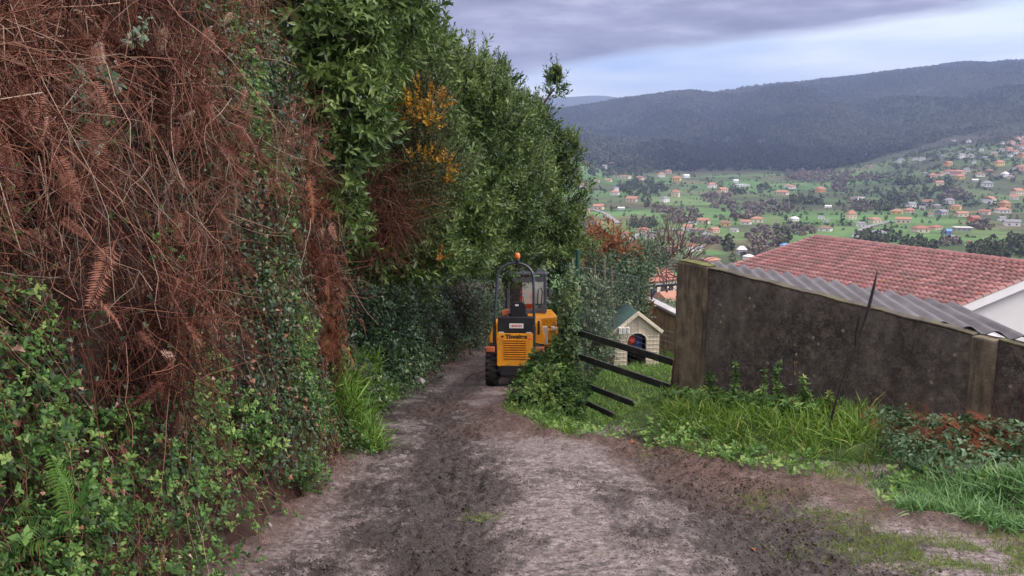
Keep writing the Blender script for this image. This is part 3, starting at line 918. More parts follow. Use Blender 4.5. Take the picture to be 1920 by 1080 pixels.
big = np.where(rng.random(n) < .3, 1.5, 1.0)
tint = np.clip(.40 + .34 * nn + rng.normal(size=n) * .18, 0, 1)
isf = rng.random(n) < fresh * .75
S = rng.uniform(.020, .038, n) * big * np.interp(y, [2.5, 6], [.82, 1.0])
a = ~isf
emit('ivy_cover', M['ivy'], [scatter(IVY, P[a], D[a], S[a], U=U[a], tint=tint[a], jit=.04)], 'dark glossy ivy spread over the left bank', 'ivy')
HERB = [sprig(6, .7, .55, .34, 75, 30, 200 + i) for i in range(4)]
a = isf & (rng.random(n) < .42)
emit('fresh_herbs', M['herb'], [scatter(HERB, P[a], N[a] + np.array([0, 0, .7]) + rng.normal(size=(a.sum(), 3)) * .35, S[a] * 1.9, tint=np.clip(.45 + .3 * rng.normal(size=a.sum()), 0, 1))],
     'bright green low herbs growing through the ivy at the bank foot', 'herbs')
# withered brown leaves caught among the ivy
a = rng.random(n) < .045
emit('withered_leaves', M['bracken'], [scatter(IVY, P[a] + N[a] * .02, D[a], S[a] * 1.05, U=U[a], tint=np.clip(.75 + .2 * rng.normal(size=a.sum()), 0, 1), jit=.05)], 'withered brown leaves caught among the ivy on the bank', 'leaves')
# bare roots and dead stems trailing down the lower bank
m_ = 2600
yy = rng.uniform(2.5, 9.6, m_); hh = rng.uniform(.05, 2.3, m_)
Pr = bank_xyz(yy, hh) + bank_n(yy, hh) * rng.uniform(.0, .2, m_)[:, None]
Dr = np.column_stack([rng.normal(size=m_) * .25 + .1, rng.normal(size=m_) * .45, -1 + rng.normal(size=m_) * .5])
emit('dry_stems', M['bracken'], [scatter(LONG, Pr - Dr * .2, Dr, rng.uniform(.25, .8, m_), tint=np.clip(.55 + .25 * rng.normal(size=m_), 0, 1), jit=0)],
     'dry brown stems trailing through the ivy', 'stems')

# hollow-lane hedge further down: dense hanging ivy
y, h, P, N, px, py = bank_samples(120000, 9.0, 31)
k = rng.random(len(y)) < .3 + .35 * sstep(24, 10, y)
y, h, P, N = y[k], h[k], P[k], N[k]
n = len(P)
nn = fbm(y * .9, h * .9, seed=80, octv=4)
keep = ~((h < .35) & (fbm(y * .8, h, seed=81) > .1) & (y > 15))
P = P + N * (rng.random(n) ** 1.4 * (.25 + .45 * sstep(-.2, .5, nn)))[:, None]
D = N * .8 + rng.normal(size=(n, 3)) * .5 + np.array([0, 0, .3]); U = DOWN[None] + rng.normal(size=(n, 3)) * .5
tint = np.clip(.30 + .3 * nn + rng.normal(size=n) * .17 + .22 * sstep(1.1, .3, h), 0, 1)
emit('hedge_ivy', M['ivy'], [scatter(IVY, P[keep], D[keep], rng.uniform(.045, .085, n)[keep], U=U[keep], tint=tint[keep], jit=.05)],
     'dense dark ivy hanging on the bank beside the digger', 'ivy')

# ------------------------------------------------------------------ grass
BL = [blade(i, .022, .75) for i in range(8)]
BLW = [blade(40 + i, .030, .8) for i in range(8)]
def grass(name, P, hgt, mat, label, lean=.35, tint=None, wid=1.0, cat='grass'):
    n = len(P)
    D = np.column_stack([rng.normal(size=n) * lean, rng.normal(size=n) * lean, np.ones(n)])
    t = np.clip(.45 + .22 * rng.normal(size=n), 0, 1) if tint is None else tint
    v, q, t = scatter(BLW if wid > 1 else BL, P, D, hgt, tint=t, jit=0.0)
    return emit(name, mat, [(v, q, t)], label, cat)

# grass at the foot of the hedge
n = 17000
y = rng.uniform(8.3, 15.2, n); h = rng.random(n) ** 1.2 * .85
P = bank_xyz(y, h); P[:, 0] += rng.uniform(.0, .42, n) * sstep(-.3, .3, fbm(y * 1.3, h, seed=85) + .2); k = fbm(y * 1.1, y * 0, seed=86) > -.35
P[:, 2] = np.maximum(P[:, 2], gz(P[:, 0], P[:, 1]) - .01)
grass('hedge_grass', P[k], rng.uniform(.12, .34, n)[k], M['grass'], 'bright green grass along the foot of the left bank', .5, np.clip(.46 + .2 * rng.normal(size=n), 0, .9)[k])

# wall line (needed for where the grass stops)
WA = np.array([2.3, 11.1]); WD = np.array([.555, -.832]); WN = np.array([.832, .555])   # WN points away from the lane
def wall_xy(t, o=0.0):
    p = WA + WD * t + WN * o
    return float(p[0]), float(p[1])
def wall_side(x, y): return (x - WA[0]) * WN[0] + (y - WA[1]) * WN[1]
def wall_t(x, y): return (x - WA[0]) * WD[0] + (y - WA[1]) * WD[1]

# rank grass between lane and wall
n = 120000
x = rng.uniform(-.2, 7.5, n); y = rng.uniform(3.6, 13.2, n)
s = x - x_right(y); dw = -wall_side(x, y)
px, py = to_px(np.column_stack([x, y, gz(x, y)]))
nz_ = fbm(x * 1.6, y * 1.6, seed=90, octv=3)
dens = sstep(-.28, .02, s + .35 * nz_) * ((dw > .04) | (wall_t(x, y) < 0)).astype(float)
bare = sstep(1640, 1740, px) * sstep(890, 850, py) * (1 - .9)  # bramble patch area keeps less grass
gap_ = sstep(1500, 1640, px) * sstep(1760, 1640, px) * sstep(850, 900, py) * sstep(980, 900, py)
dens = dens * (1 - .5 * gap_) * (1 - .95 * sstep(1610, 1670, px) * sstep(912, 885, py)) * sstep(-.75, -.15, fbm(x * 4.5, y * 4.5, seed=91, octv=3))
gate_ = (px > 1075) & (px < 1245) & (py < 850)
dens = dens * np.where(gate_, .9, 1)
k = rng.random(n) < dens
x, y, s, nz_, px, gate_ = x[k], y[k], s[k], nz_[k], px[k], gate_[k]
hg = (.085 + .14 * sstep(.0, 1.1, s) + .08 * nz_) * rng.uniform(.6, 1.35, len(x)) * np.interp(y, [3.5, 6, 9, 11, 12.5], [.9, 1.0, 1.1, 1.0, .7])
hg = hg * np.where(gate_, .42, 1)
blue = px > 1640
ex = np.nonzero(blue)[0]; ex = np.concatenate([ex, ex])
x = np.concatenate([x, x[ex] + rng.normal(size=len(ex)) * .05]); y = np.concatenate([y, y[ex] + rng.normal(size=len(ex)) * .05])
hg = np.concatenate([hg, hg[ex] * rng.uniform(.7, 1.1, len(ex))]); blue = np.concatenate([blue, np.ones(len(ex), bool)])
P = np.column_stack([x, y, gz(x, y) - .01])
grass('verge_grass', P[~blue], np.clip(hg[~blue], .04, .4), M['grass'], 'rank bright green grass between the lane and the concrete wall', .55, np.clip(.52 + .22 * rng.normal(size=(~blue).sum()), 0, 1))
grass('corner_grass', P[blue], np.clip(hg[blue], .04, .3) * (.6 + .65 * sstep(870, 965, to_px(P[blue])[1])), M['grass_blue'], 'tall cool-green grass at the near corner of the verge', .4, wid=1.5)
# cropped grass in the garden
n = 48000
x = rng.uniform(.2, 6.5, n); y = rng.uniform(11.0, 20, n)
k = (x > x_right(y) + .25) & ((wall_side(x, y) > .35) | (wall_t(x, y) < -.1))
x, y = x[k], y[k]
grass('garden_grass', np.column_stack([x, y, gz(x, y) - .01]), rng.uniform(.07, .22, len(x)), M['grass'], 'long grass in the garden behind the black gate', .4, wid=1.5)
n = 4200
x = rng.uniform(-.1, 4.2, n); y = rng.uniform(6.0, 13, n); s = x - x_right(y)
k = (s > -.2) & (s < .6 + 1.3 * sstep(10.3, 11, y) + .4 * fbm(x * 2, y * 2, seed=94)) & ((wall_side(x, y) < -.06) | (wall_t(x, y) < 0)) & (fbm(x * 2.2, y * 2.2, seed=92, octv=3) > -.1)
x, y = x[k], y[k]
emit('verge_herbs', M['herb'], [scatter(HERB, np.column_stack([x, y, gz(x, y) + rng.uniform(.0, .08, len(x))]), np.column_stack([rng.normal(size=len(x)) * .5, rng.normal(size=len(x)) * .5 - .2, np.ones(len(x))]), rng.uniform(.06, .13, len(x)), tint=np.clip(.68 + .2 * rng.normal(size=len(x)), 0, 1))], 'low yellow-green herbs along the muddy edge of the verge grass', 'herbs')
# thin patches of short grass on the track
pp = []
for (cx_, cy_p, Yd, rx, ry, c_) in [(1440, 945, 0, .28, .22, 300), (1555, 968, 0, .35, .2, 420), (1600, 1000, 0, .2, .12, 160), (1760, 1040, 0, .6, .3, 1700), (905, 972, 0, .12, .1, 110), (1860, 1050, 0, .6, .35, 1700),
                                (1225, 850, 0, .16, .18, 130), (1530, 935, 0, .2, .1, 120)]:
    for Yd in np.linspace(3.5, 14, 400):
        q = pt(cx_, cy_p, Yd)
        if q[2] <= gz(q[0], q[1]): break
    c_ = int(c_ * 2.6)
    a = rng.normal(size=(c_, 2)) * [rx * .75, ry * .75]
    x = q[0] + a[:, 0]; y = q[1] + a[:, 1]
    k = fbm(x * 5, y * 5, seed=93) > -.15
    pp.append(np.column_stack([x, y, gz(x, y) - .005])[k])
P = np.concatenate(pp)
grass('track_grass', P, rng.uniform(.03, .075, len(P)), M['moss'], 'thin patches of short yellow-green grass on the mud', .7)
# clods of churned mud
n = 90000
x = rng.uniform(-2.2, 4.0, n); y = 4.2 + 12 * rng.random(n) ** 1.5
i = np.clip(np.searchsorted(xs, x) - 1, 0, len(xs) - 2); j = np.clip(np.searchsorted(yv, y) - 1, 0, len(yv) - 2)
k = (rng.random(n) < (.10 + .7 * churn_groove_shade[j, i] + .4 * berm[j, i])) & (x < x_right(y) + .5)
x, y = x[k], y[k]; ckk = churn_groove_shade[j, i][k]
def lump(seed):
    r = np.random.default_rng(seed)
    v = np.array([[a, b_, c_] for c_ in (-.5, .5) for b_ in (-.7, .7) for a in (-1, 1)], float) * (1 + r.normal(size=(8, 3)) * .3)
    v[4:] *= [.6, .6, 1]
    return np.vstack([v, v[:2]]), np.array([[0, 1, 3, 2], [4, 6, 7, 5], [0, 4, 5, 1], [1, 5, 7, 3], [3, 7, 6, 2], [2, 6, 4, 0]])
LU = [lump(i) for i in range(6)]
nn = len(x)
v, q, t = scatter(LU, np.column_stack([x, y, gz(x, y) + .003]), np.column_stack([rng.normal(size=nn) * .3, rng.normal(size=nn) * .3, np.ones(nn)]), rng.uniform(.0025, .008, nn) * np.where(rng.random(nn) < .06 * ckk, 2.2, 1), tint=np.clip(.95 - .75 * ckk + .16 * rng.normal(size=nn), 0, 1), jit=.02)
o = np_mesh('mud_clods', v, q, mat=M['clod'], attrs={'tint': t}); tag(o, 'small clods of churned mud scattered on the lane', 'mud', kind='stuff')

# ------------------------------------------------------------------ hedge trees: trunk + leafy crown
def ellipsoid_points(c, r, n, rough=.25, seed=0):
    d = unit(rng.normal(size=(n, 3)))
    k = 1 + rough * fbm(d[:, 0] * 2.3 + seed, d[:, 1] * 2.3, d[:, 2] * 2.3, seed=seed, octv=3) * 1.6
    dep = 1 - .38 * rng.random(n) ** 2
    return c + d * r * (k * dep)[:, None], d, k * dep

def px_lumps(lst):
    out = []
    for (px, py, Y, rx, ry) in lst:
        c = pt(px, py, Y)
        out.append((c, np.array([rx * Y / FPX, max(rx, .6 * ry) * Y / FPX * .95, ry * Y / FPX])))
    return out

def crown(lumps, tm, dens, size, up=.8, seed=0, tint0=.45, out_=.8, spread=.35, far_up=0.0, drop_inside=True, hue=.3):
    parts = []
    for li, (c, r) in enumerate(lumps):
        area = 4 * math.pi * ((r[0] * r[1]) ** 1.6 + (r[0] * r[2]) ** 1.6 + (r[1] * r[2]) ** 1.6) ** (1 / 1.6) / 3 ** (1 / 1.6)
        n = max(6, int(area * dens))
        P, d, k = ellipsoid_points(c, r, n, .3, seed + li)
        ok = np.ones(n, bool)
        if drop_inside:
            for lj, (c2, r2) in enumerate(lumps):
                if lj != li: ok &= (((P - c2) / (r2 * .72)) ** 2).sum(1) > 1
        cl = fbm(P[:, 0] * 3.2, P[:, 1] * 3.2, P[:, 2] * 3.2, seed=seed + 7, octv=3)
        ok &= rng.random(n) < .3 + .7 * sstep(-.35, .1, cl)
        P, d, k, cl = P[ok], d[ok], k[ok], cl[ok]
        nn = len(P)
        if nn == 0: continue
        D = d * out_ + np.array([0, 0, up]) + rng.normal(size=(nn, 3)) * spread
        t = np.clip(tint0 + hue * 1.5 * fbm(P[:, 0] * 1.3, P[:, 1] * 1.3, P[:, 2] * 1.3, seed=seed + 9, octv=4) + rng.normal(size=nn) * .12, 0, 1)
        parts.append(scatter(tm, P, D, size * rng.uniform(.55, 1.45, nn), tint=t, jit=.12))
    return parts

def shoots(lumps, tm, n, size, seed=0, tint0=.55):
    """leading shoots standing clear of the crown"""
    parts = []
    for li, (c, r) in enumerate(lumps):
        d = unit(np.column_stack([rng.normal(size=n), rng.normal(size=n), np.abs(rng.normal(size=n)) + .25]))
        P0 = c + d * r * .92
        ax = unit(d * .5 + np.array([0, 0, 1.0]) + rng.normal(size=(n, 3)) * .15)
        L = rng.uniform(.25, .8, n) * min(1.0, r.min())
        for s_ in np.linspace(.05, 1, 6):
            P = P0 + ax * (L * s_)[:, None]
            parts.append(scatter(tm, P, ax + rng.normal(size=(n, 3)) * .25, size * rng.uniform(.6, 1.0, n) * (1.05 - .35 * s_), tint=np.clip(tint0 + .12 * rng.normal(size=n), 0, 1)))
    return parts

LAU = [sprig(10, .22, .105, .036, 70, 22, i) for i in range(6)]
BAY = [sprig(12, .28, .092, .034, 65, 18, 20 + i) for i in range(6)]
def trunk_mb(base, tops, r0):
    mb = MB()
    for tpt in tops:
        b0 = np.array(base, float); e = np.array(tpt, float)
        mid = (b0 + e) / 2 + rng.normal(size=3) * .12; q1 = b0 + (mid - b0) * .5 + rng.normal(size=3) * .06
        mb.tube([b0, q1, mid, mid + (e - mid) * .6 + rng.normal(size=3) * .1, e], [r0, r0 * .8, r0 * .6, r0 * .4, r0 * .18], 7)
    return mb

def tree(name, label, lumps_px, tm, mat, dens, size, base, group=None, r0=.09, nshoot=26, cat='tree', **k):
    L = px_lumps(lumps_px)
    t = thing(name, label, cat, base, group=group)
    b0 = np.array(base, float)
    L0 = [(c - b0, r) for c, r in L]
    emit('crown', mat, crown(L0, tm, dens, size, **k) + shoots(L0, tm, nshoot, size * .9, tint0=k.get('tint0', .45) + .1), parent=t)
    trunk_mb((0, 0, -.15), [c for c, r in L0], r0).build('trunk', M['bark'], t, smooth=True)
    return t
def on_bank(y, back=.9):
    p = bank_xyz(np.array([y]), np.array([bank_h(y)]))[0]
    return (p[0] - back, y, p[2])

TG = 'evergreen trees on the left bank'
tree('laurel_tree', 'bright green large-leaved laurel beside the dead bracken, nearest of the hedge', [(600, 60, 9.2, 105, 130), (650, 215, 9.4, 72, 85), (615, 330, 9.2, 55, 75), (700, 30, 10, 105, 105), (590, -130, 9.5, 150, 120), (690, 260, 9.6, 34, 34), (560, 0, 8.9, 60, 80), (640, 420, 9.6, 40, 45), (525, 60, 9.7, 75, 140), (510, -60, 9.7, 100, 100)],
     LAU, M['laurel_bright'], 135, .88, on_bank(9.4, .6), TG, seed=100, tint0=.5, up=.25)
tree('bay_tree', 'tall bay tree behind the yellow-flowering gorse', [(740, 105, 12, 85, 95), (745, 200, 12, 80, 100), (685, -45, 12, 85, 90), (800, 330, 12, 80, 90), (690, 380, 11.3, 60, 90), (760, 450, 12.0, 90, 60), (690, 470, 11.6, 70, 50), (790, 500, 12.6, 70, 40), (660, 180, 12, 80, 160), (798, 110, 13.2, 42, 46)],
     BAY, M['laurel'], 125, .95, on_bank(12), TG, seed=120, tint0=.47)
tree('bay_tree', 'dense bay tree with pale upright shoots, midway along the hedge', [(858, 190, 15, 72, 85), (865, 320, 15, 95, 110), (850, 440, 15, 85, 70), (815, 140, 15, 46, 52), (910, 260, 14.6, 60, 80), (850, 490, 15.6, 60, 36), (900, 195, 15.4, 34, 44), (800, 200, 15, 80, 120), (882, 172, 16.2, 38, 42)],
     BAY, M['laurel'], 105, 1.0, on_bank(15), TG, seed=140, tint0=.55)
tree('bay_tree', 'dark bay tree above the orange beacon of the digger', [(935, 255, 18.5, 56, 66), (945, 350, 18.5, 85, 100), (925, 470, 18.5, 75, 60), (968, 232, 18.5, 22, 34), (942, 222, 19.6, 38, 40), (915, 185, 17.5, 45, 60)],
     BAY, M['laurel'], 80, 1.1, on_bank(18.5), TG, seed=160, tint0=.45, r0=.11)
tree('bay_tree', 'last bay tree of the hedge, leaning over the lane and standing against the valley', [(1003, 312, 22, 56, 74), (1000, 400, 22, 75, 65), (992, 238, 22, 34, 46), (972, 245, 21, 38, 50), (1052, 385, 22, 40, 62), (1062, 300, 22, 24, 40), (1075, 420, 22, 24, 28), (1040, 165, 22, 9, 26), (1010, 470, 22.4, 90, 28), (960, 440, 22, 60, 60)],
     BAY, M['laurel'], 66, 1.2, on_bank(22, .5), TG, seed=180, tint0=.46, r0=.13)

# gorse in flower
NEED = [sprig(16, .3, .05, .008, 60, 30, 300 + i) for i in range(4)]
FLO = [sprig(9, .16, .034, .03, 60, 30, 310 + i) for i in range(3)]
gb = on_bank(11.2, .3)
gt = thing('gorse_bush', 'olive-brown gorse bush with orange-yellow flowers growing from the hedge', 'bush', gb)
b0 = np.array(gb)
GL = [(c - b0, r) for c, r in px_lumps([(790, 225, 11.0, 42, 60), (740, 245, 11.0, 45, 55), (800, 320, 11.0, 50, 45), (735, 330, 10.8, 55, 60), (720, 410, 10.7, 45, 55), (770, 390, 10.9, 50, 45)])]
emit('foliage', M['gorse'], crown(GL, NEED, 260, 1.0, up=.5, seed=200, tint0=.5), parent=gt)
trunk_mb((0, 0, -.1), [c for c, r in GL], .04).build('stem', M['bark'], gt)
FL = [(c - b0, r) for c, r in px_lumps([(800, 188, 10.75, 30, 26), (806, 222, 10.75, 26, 24), (775, 215, 10.75, 26, 22), (790, 298, 10.75, 26, 15), (822, 308, 10.75, 22, 13), (745, 215, 10.75, 14, 16), (842, 338, 10.75, 8, 8), (790, 395, 10.7, 8, 8), (740, 425, 10.5, 26, 20), (820, 485, 10.8, 8, 6)])]
emit('flowers', M['gorse_flower'], crown(FL, FLO, 105, 1.0, up=.6, seed=210, tint0=.5, hue=.8), parent=gt)
# dead brown fern heap in the hollow beside the gorse
dp = []
for (px, py, Y, rx, ry) in [(700, 350, 10.3, 42, 60), (690, 420, 10.3, 36, 50), (735, 400, 10.4, 30, 40)]:
    c, r = px_lumps([(px, py, Y, rx, ry)])[0]
    n = 420
    P, d, k = ellipsoid_points(c, r, n, .45, px)
    dp.append(scatter(STR, P, d * .3 + np.array([.2, 0, -.4]) + rng.normal(size=(n, 3)) * .9, rng.uniform(.25, .75, n), tint=np.clip(.42 + .25 * rng.normal(size=n), 0, 1), jit=0))
emit('dead_fern_heap', M['bracken'], dp, 'heap of dead brown fern caught under the gorse bush', 'dead fern')
# reddish dead ferns on the shoulder where the bank turns
n = 1000
y = rng.uniform(7.7, 9.4, n); h = rng.uniform(.7, 2.9, n)
P = bank_xyz(y, h); N = bank_n(y, h); k = fbm(y * 1.5, h * 1.2, seed=96, octv=3) > -.1
U = np.column_stack([rng.normal(size=n) * .4 + .3, rng.normal(size=n) * .5, -.5 + rng.normal(size=n) * .5])
emit('red_fern_patch', M['fern_red'], [scatter(FRO, (P + N * rng.uniform(.02, .3, n)[:, None])[k], (N + rng.normal(size=(n, 3)) * .7)[k], rng.uniform(.14, .32, n)[k], U=U[k], jit=.05)],
     'rusty red dead ferns on the shoulder of the bank below the laurel', 'dead fern')

# ------------------------------------------------------------------ single plants that stand out on the bank
def frond_thing(name, label, px, py, off, L, U, mat, n=1, spread=.3, cat='fern', group=None, base=None):
    if base is None:
        yq, hq = bank_hit(px, py)
        p = bank_xyz(np.array([yq]), np.array([hq]))[0] + bank_n(np.array([yq]), np.array([hq]))[0] * off
        nrm = bank_n(np.array([yq]), np.array([hq]))[0]
    else:
        p = np.array(base, float); nrm = np.array([0, -.5, .8])
    UU_ = np.array(U, float) + rng.normal(size=(n, 3)) * spread
    tm = [frond(24, 400 + i, .24, .3) for i in range(3)]
    v, q, t = scatter(tm, np.zeros((n, 3)) + rng.normal(size=(n, 3)) * np.array([.2, .12, .03]) * (n > 8) + rng.normal(size=(n, 3)) * .02 * (n > 1), np.tile(nrm, (n, 1)) + rng.normal(size=(n, 3)) * .2, np.full(n, L) * rng.uniform(.85, 1.15, n), U=UU_, jit=.04)
    o = np_mesh(name, v, q, mat=mat, attrs={'tint': t})
    o.location = tuple(p)
    return tag(o, label, cat, group)
DFG = 'single dead fern fronds on the bank'
frond_thing('dead_fern_frond', 'long dry brown fern frond hanging down the bank at the upper left corner', 22, 25, .4, .34, (.12, -.05, -1), M['bracken'], group=DFG)
frond_thing('dead_fern_frond', 'rusty dead fern frond arching out over the laurel, uppermost of the two', 545, 205, .25, .4, (1, -.2, -.1), M['fern_red'], group=DFG)
frond_thing('dead_fern_frond', 'rusty dead fern frond pointing along the bank just below the arching one', 500, 225, .25, .42, (1, -.2, -.25), M['fern_red'], group=DFG)
frond_thing('dead_fern_frond', 'dead fern frond drooping over the bank shoulder in front of the laurel foot', 530, 330, .25, .42, (.8, -.2, -.6), M['fern_red'], group=DFG)
frond_thing('dead_fern_frond', 'short dead fern frond level with the gorse stems, lowest on the shoulder', 505, 465, .25, .35, (1, -.1, -.05), M['fern_red'], group=DFG)
frond_thing('dead_fern_frond', 'pale brown dead fern frond lying in the middle of the bracken felt', 80, 490, .35, .3, (.9, -.3, -.45), M['bracken'], group=DFG)
frond_thing('green_fern', 'fresh green fern with arching fronds at the lower left corner', 5, 985, .25, .36, (.8, -.3, .25), M['fern_green'], n=5, spread=.55)

BRL = [sprig(3, .9, 1.0, .55, 85, 60, 330 + i) for i in range(4)]
def bramble(label, pts_, group='bramble sprays over the bracken'):
    yq, hq = bank_hit(*pts_[0])
    root = bank_xyz(np.array([yq]), np.array([hq]))[0]
    P = []
    for (px, py) in pts_:
        yq, hq = bank_hit(px, py)
        a_ = np.array([yq]); c_ = np.array([hq])
        P.append(bank_xyz(a_, c_)[0] + bank_n(a_, c_)[0] * .33 - root)
    P = np.array(P)
    t = thing('bramble_spray', label, 'bramble', root, group=group)
    MB().tube([np.zeros(3)] + list(P), .0025, 5).build('stem', M['redmetal'] if False else M['bark'], t)
    tt = np.linspace(0, len(P) - 1, max(4, 3 * len(P)))
    Q = np.array([[np.interp(s_, range(len(P)), P[:, a_]) for a_ in range(3)] for s_ in tt])
    n = len(Q)
    v, q, ti = scatter(BRL, Q, np.column_stack([np.full(n, .8), np.full(n, -.6), np.full(n, .5)]) + rng.normal(size=(n, 3)) * .5, rng.uniform(.04, .06, n), tint=np.clip(.75 + .2 * rng.normal(size=n), .3, 1), jit=.06)
    np_mesh('leaves', v, q, mat=M['bramble'], parent=t, attrs={'tint': ti})
bramble('green bramble spray nearest the top left corner of the bank', [(135, 25), (125, 60), (112, 50)])
bramble('pale green bramble spray across the dry fern frond, by the left edge', [(5, 120), (22, 140), (35, 165)])
bramble('blue-green bramble spray of long drooping leaves right of the dry fern frond', [(75, 140), (92, 160), (105, 180)])
bramble('largest bramble spray, leaves in threes low at the left edge of the bracken', [(0, 205), (25, 240), (50, 262), (75, 298)])
bramble('dull bramble spray in the shadow under the dry fern frond', [(40, 190), (60, 215)])
bramble('bramble spray with a few grey leaves high on the bank beside the laurel', [(455, 60), (480, 75), (505, 105), (515, 130)])
# ------------------------------------------------------------------ concrete wall with pilasters
def wl(t, o, z):
    x, y = wall_xy(t, o); return (x, y, z)
def wall_top(t): return pt(1300, 495, 11.0)[2] + (-.15 - .02) * 0 + np.interp(t, [0, .6, 4.16, 9], [0, -.02, -.30, -.62])
def wall_seg(mb, t0, t1, o0, o1, dz=0.0, depth=2.6, n=6, zb=None):
    ts = np.linspace(t0, t1, n + 1)
    vs, fs = [], []
    for t in ts:
        zt = wall_top(t) + dz + .008 * math.sin(t * 9)
        b_ = zt - depth if zb is None else zt + zb
        vs += [wl(t, o0, b_), wl(t, o1, b_), wl(t, o1, zt), wl(t, o0, zt)]
    for i in range(n):
        a = i * 4; c = a + 4
        fs += [(a, c, c + 3, a + 3), (a + 3, c + 3, c + 2, a + 2), (a + 2, c + 2, c + 1, a + 1), (a + 1, c + 1, c, a)]
    fs += [(0, 3, 2, 1), (4 * n, 4 * n + 1, 4 * n + 2, 4 * n + 3)]
    return mb.add(vs, fs)
cw = thing('concrete_wall', 'dark lichened concrete wall with pale pilasters, between black gate and brambles', 'wall', (0, 0, 0))
wall_seg(MB(), .56, 4.04, .035, .17).build('panel', M['concrete'], cw, bevel=.008)
wall_seg(MB(), 4.28, 8.2, .035, .17).build('panel', M['concrete'], cw, bevel=.008)
wall_seg(MB(), 0, .56, 0, .21, .03, n=2).build('pilaster', M['pilaster'], cw, bevel=.025)
wall_seg(MB(), 4.04, 4.28, 0, .21, .004, n=2).build('pilaster', M['pilaster'], cw, bevel=.02)
wall_seg(MB(), .56, 4.04, .028, .178, .02, depth=.022, n=14).build('capping', M['capgrey'], cw, bevel=.008)
wall_seg(MB(), 4.28, 8.2, .028, .178, .02, depth=.022, n=10).build('capping', M['capgrey'], cw, bevel=.008)
wall_seg(MB(), .01, .55, .012, .2, .045, depth=.018, n=3).build('moss_cap', M['capmoss'], cw, bevel=.008)

# plank leaning at the wall end
p0 = pt(1258, 770, 11.28); p1 = pt(1268, 675, 11.2)
pk = MB()
pk.prism([(-.045, -.02), (.045, -.02), (.045, .02), (-.045, .02)], lambda p, q, t: tuple(p0 + (p1 - p0) * t + np.array([p, q, 0])), -.1, 1.0)
tag(pk.build('wooden_post', M['wood'], bevel=.006), 'short weathered wooden post against the left end of the concrete wall', 'post')

# ------------------------------------------------------------------ gate
gt_ = thing('field_gate', 'black four-rail gate with wire mesh between ivy-covered post and concrete wall', 'gate', pt(1080, 745, 13.2))
g0 = np.array(gt_.location)
RL = [((1072, 620, 13.25), (1270, 682, 11.32), .105), ((1072, 664, 13.25), (1257, 727, 11.42), .105), ((1082, 716, 13.1), (1228, 773, 11.75), .095), ((1076, 744, 13.2), (1226, 815, 11.7), .09)]
for a, c, hh in RL:
    A = pt(*a) - g0; B = pt(*c) - g0
    d_ = unit(B - A); nrm = unit(np.array([d_[1], -d_[0], 0]))
    mb = MB()
    mb.prism([(-.018, -hh / 2), (.018, -hh / 2), (.018, hh / 2), (-.018, hh / 2)], lambda p, q, t: tuple(A + (B - A) * t + nrm * p + np.array([0, 0, q])), 0, 1)
    mb.build('rail', M['gate'], gt_, bevel=.006)
mb = MB()
A0 = pt(1086, 628, 13.15) - g0; A1 = pt(1258, 690, 11.42) - g0
off_ = np.array([.03, .05, 0])
H_ = .52
for i in range(27):
    p = A0 + (A1 - A0) * i / 26 + off_
    mb.tube([p + [0, 0, -.75], p + [0, 0, H_]], .0016, 4, cap=False)
for j in range(17):
    z = -.75 + (H_ + .75) * j / 16
    mb.tube([A0 + off_ + [0, 0, z], A1 + off_ + [0, 0, z]], .0016, 4, cap=False)
mb.build('wire_mesh', M['steel'], gt_)

# green fence post, wire fence and grey stakes behind
fp = thing('wire_fence', 'green metal post with chain link fence, rising from ivy beside the gate', 'fence', pt(1083, 640, 13.7))
f0 = np.array(fp.location)
MB().tube([(0, 0, -.8), pt(1083, 468, 13.7) - f0], .036, 10).build('post', M['greenpost'], fp, smooth=False)
mb = MB()
A0 = pt(1086, 500, 13.75) - f0; A1 = pt(1200, 520, 17.0) - f0
for i in range(28):
    p = A0 + (A1 - A0) * i / 28; q = A0 + (A1 - A0) * min(28, i + 5) / 28
    mb.tube([p + [0, 0, 0], q + [0, 0, -1.3]], .0014, 3, cap=False)
    mb.tube([q + [0, 0, 0], p + [0, 0, -1.3]], .0018, 3, cap=False)
mb.tube([A0, A1], .003, 4)
mb.build('chain_link', M['steel'], fp)
for lab, (px, py, px2, py2) in [('grey lichened stake leaning behind the green post', (1112, 600, 1116, 496)), ('grey lichened stake with split top, middle one behind the fence', (1126, 600, 1134, 490)), ('grey lichened stake nearest the orange-leaved tree', (1150, 600, 1147, 500))]:
    a = pt(px, py, 17.2); c = pt(px2, py2, 17.2)
    tag(MB().tube([a + [0, 0, -1.2], a, (a + c) / 2 + rng.normal(size=3) * .02, c], [.022, .022, .018, .012], 7).build('fence_stake', M['wood'], smooth=True), lab, 'stake', 'stakes behind the wire fence')

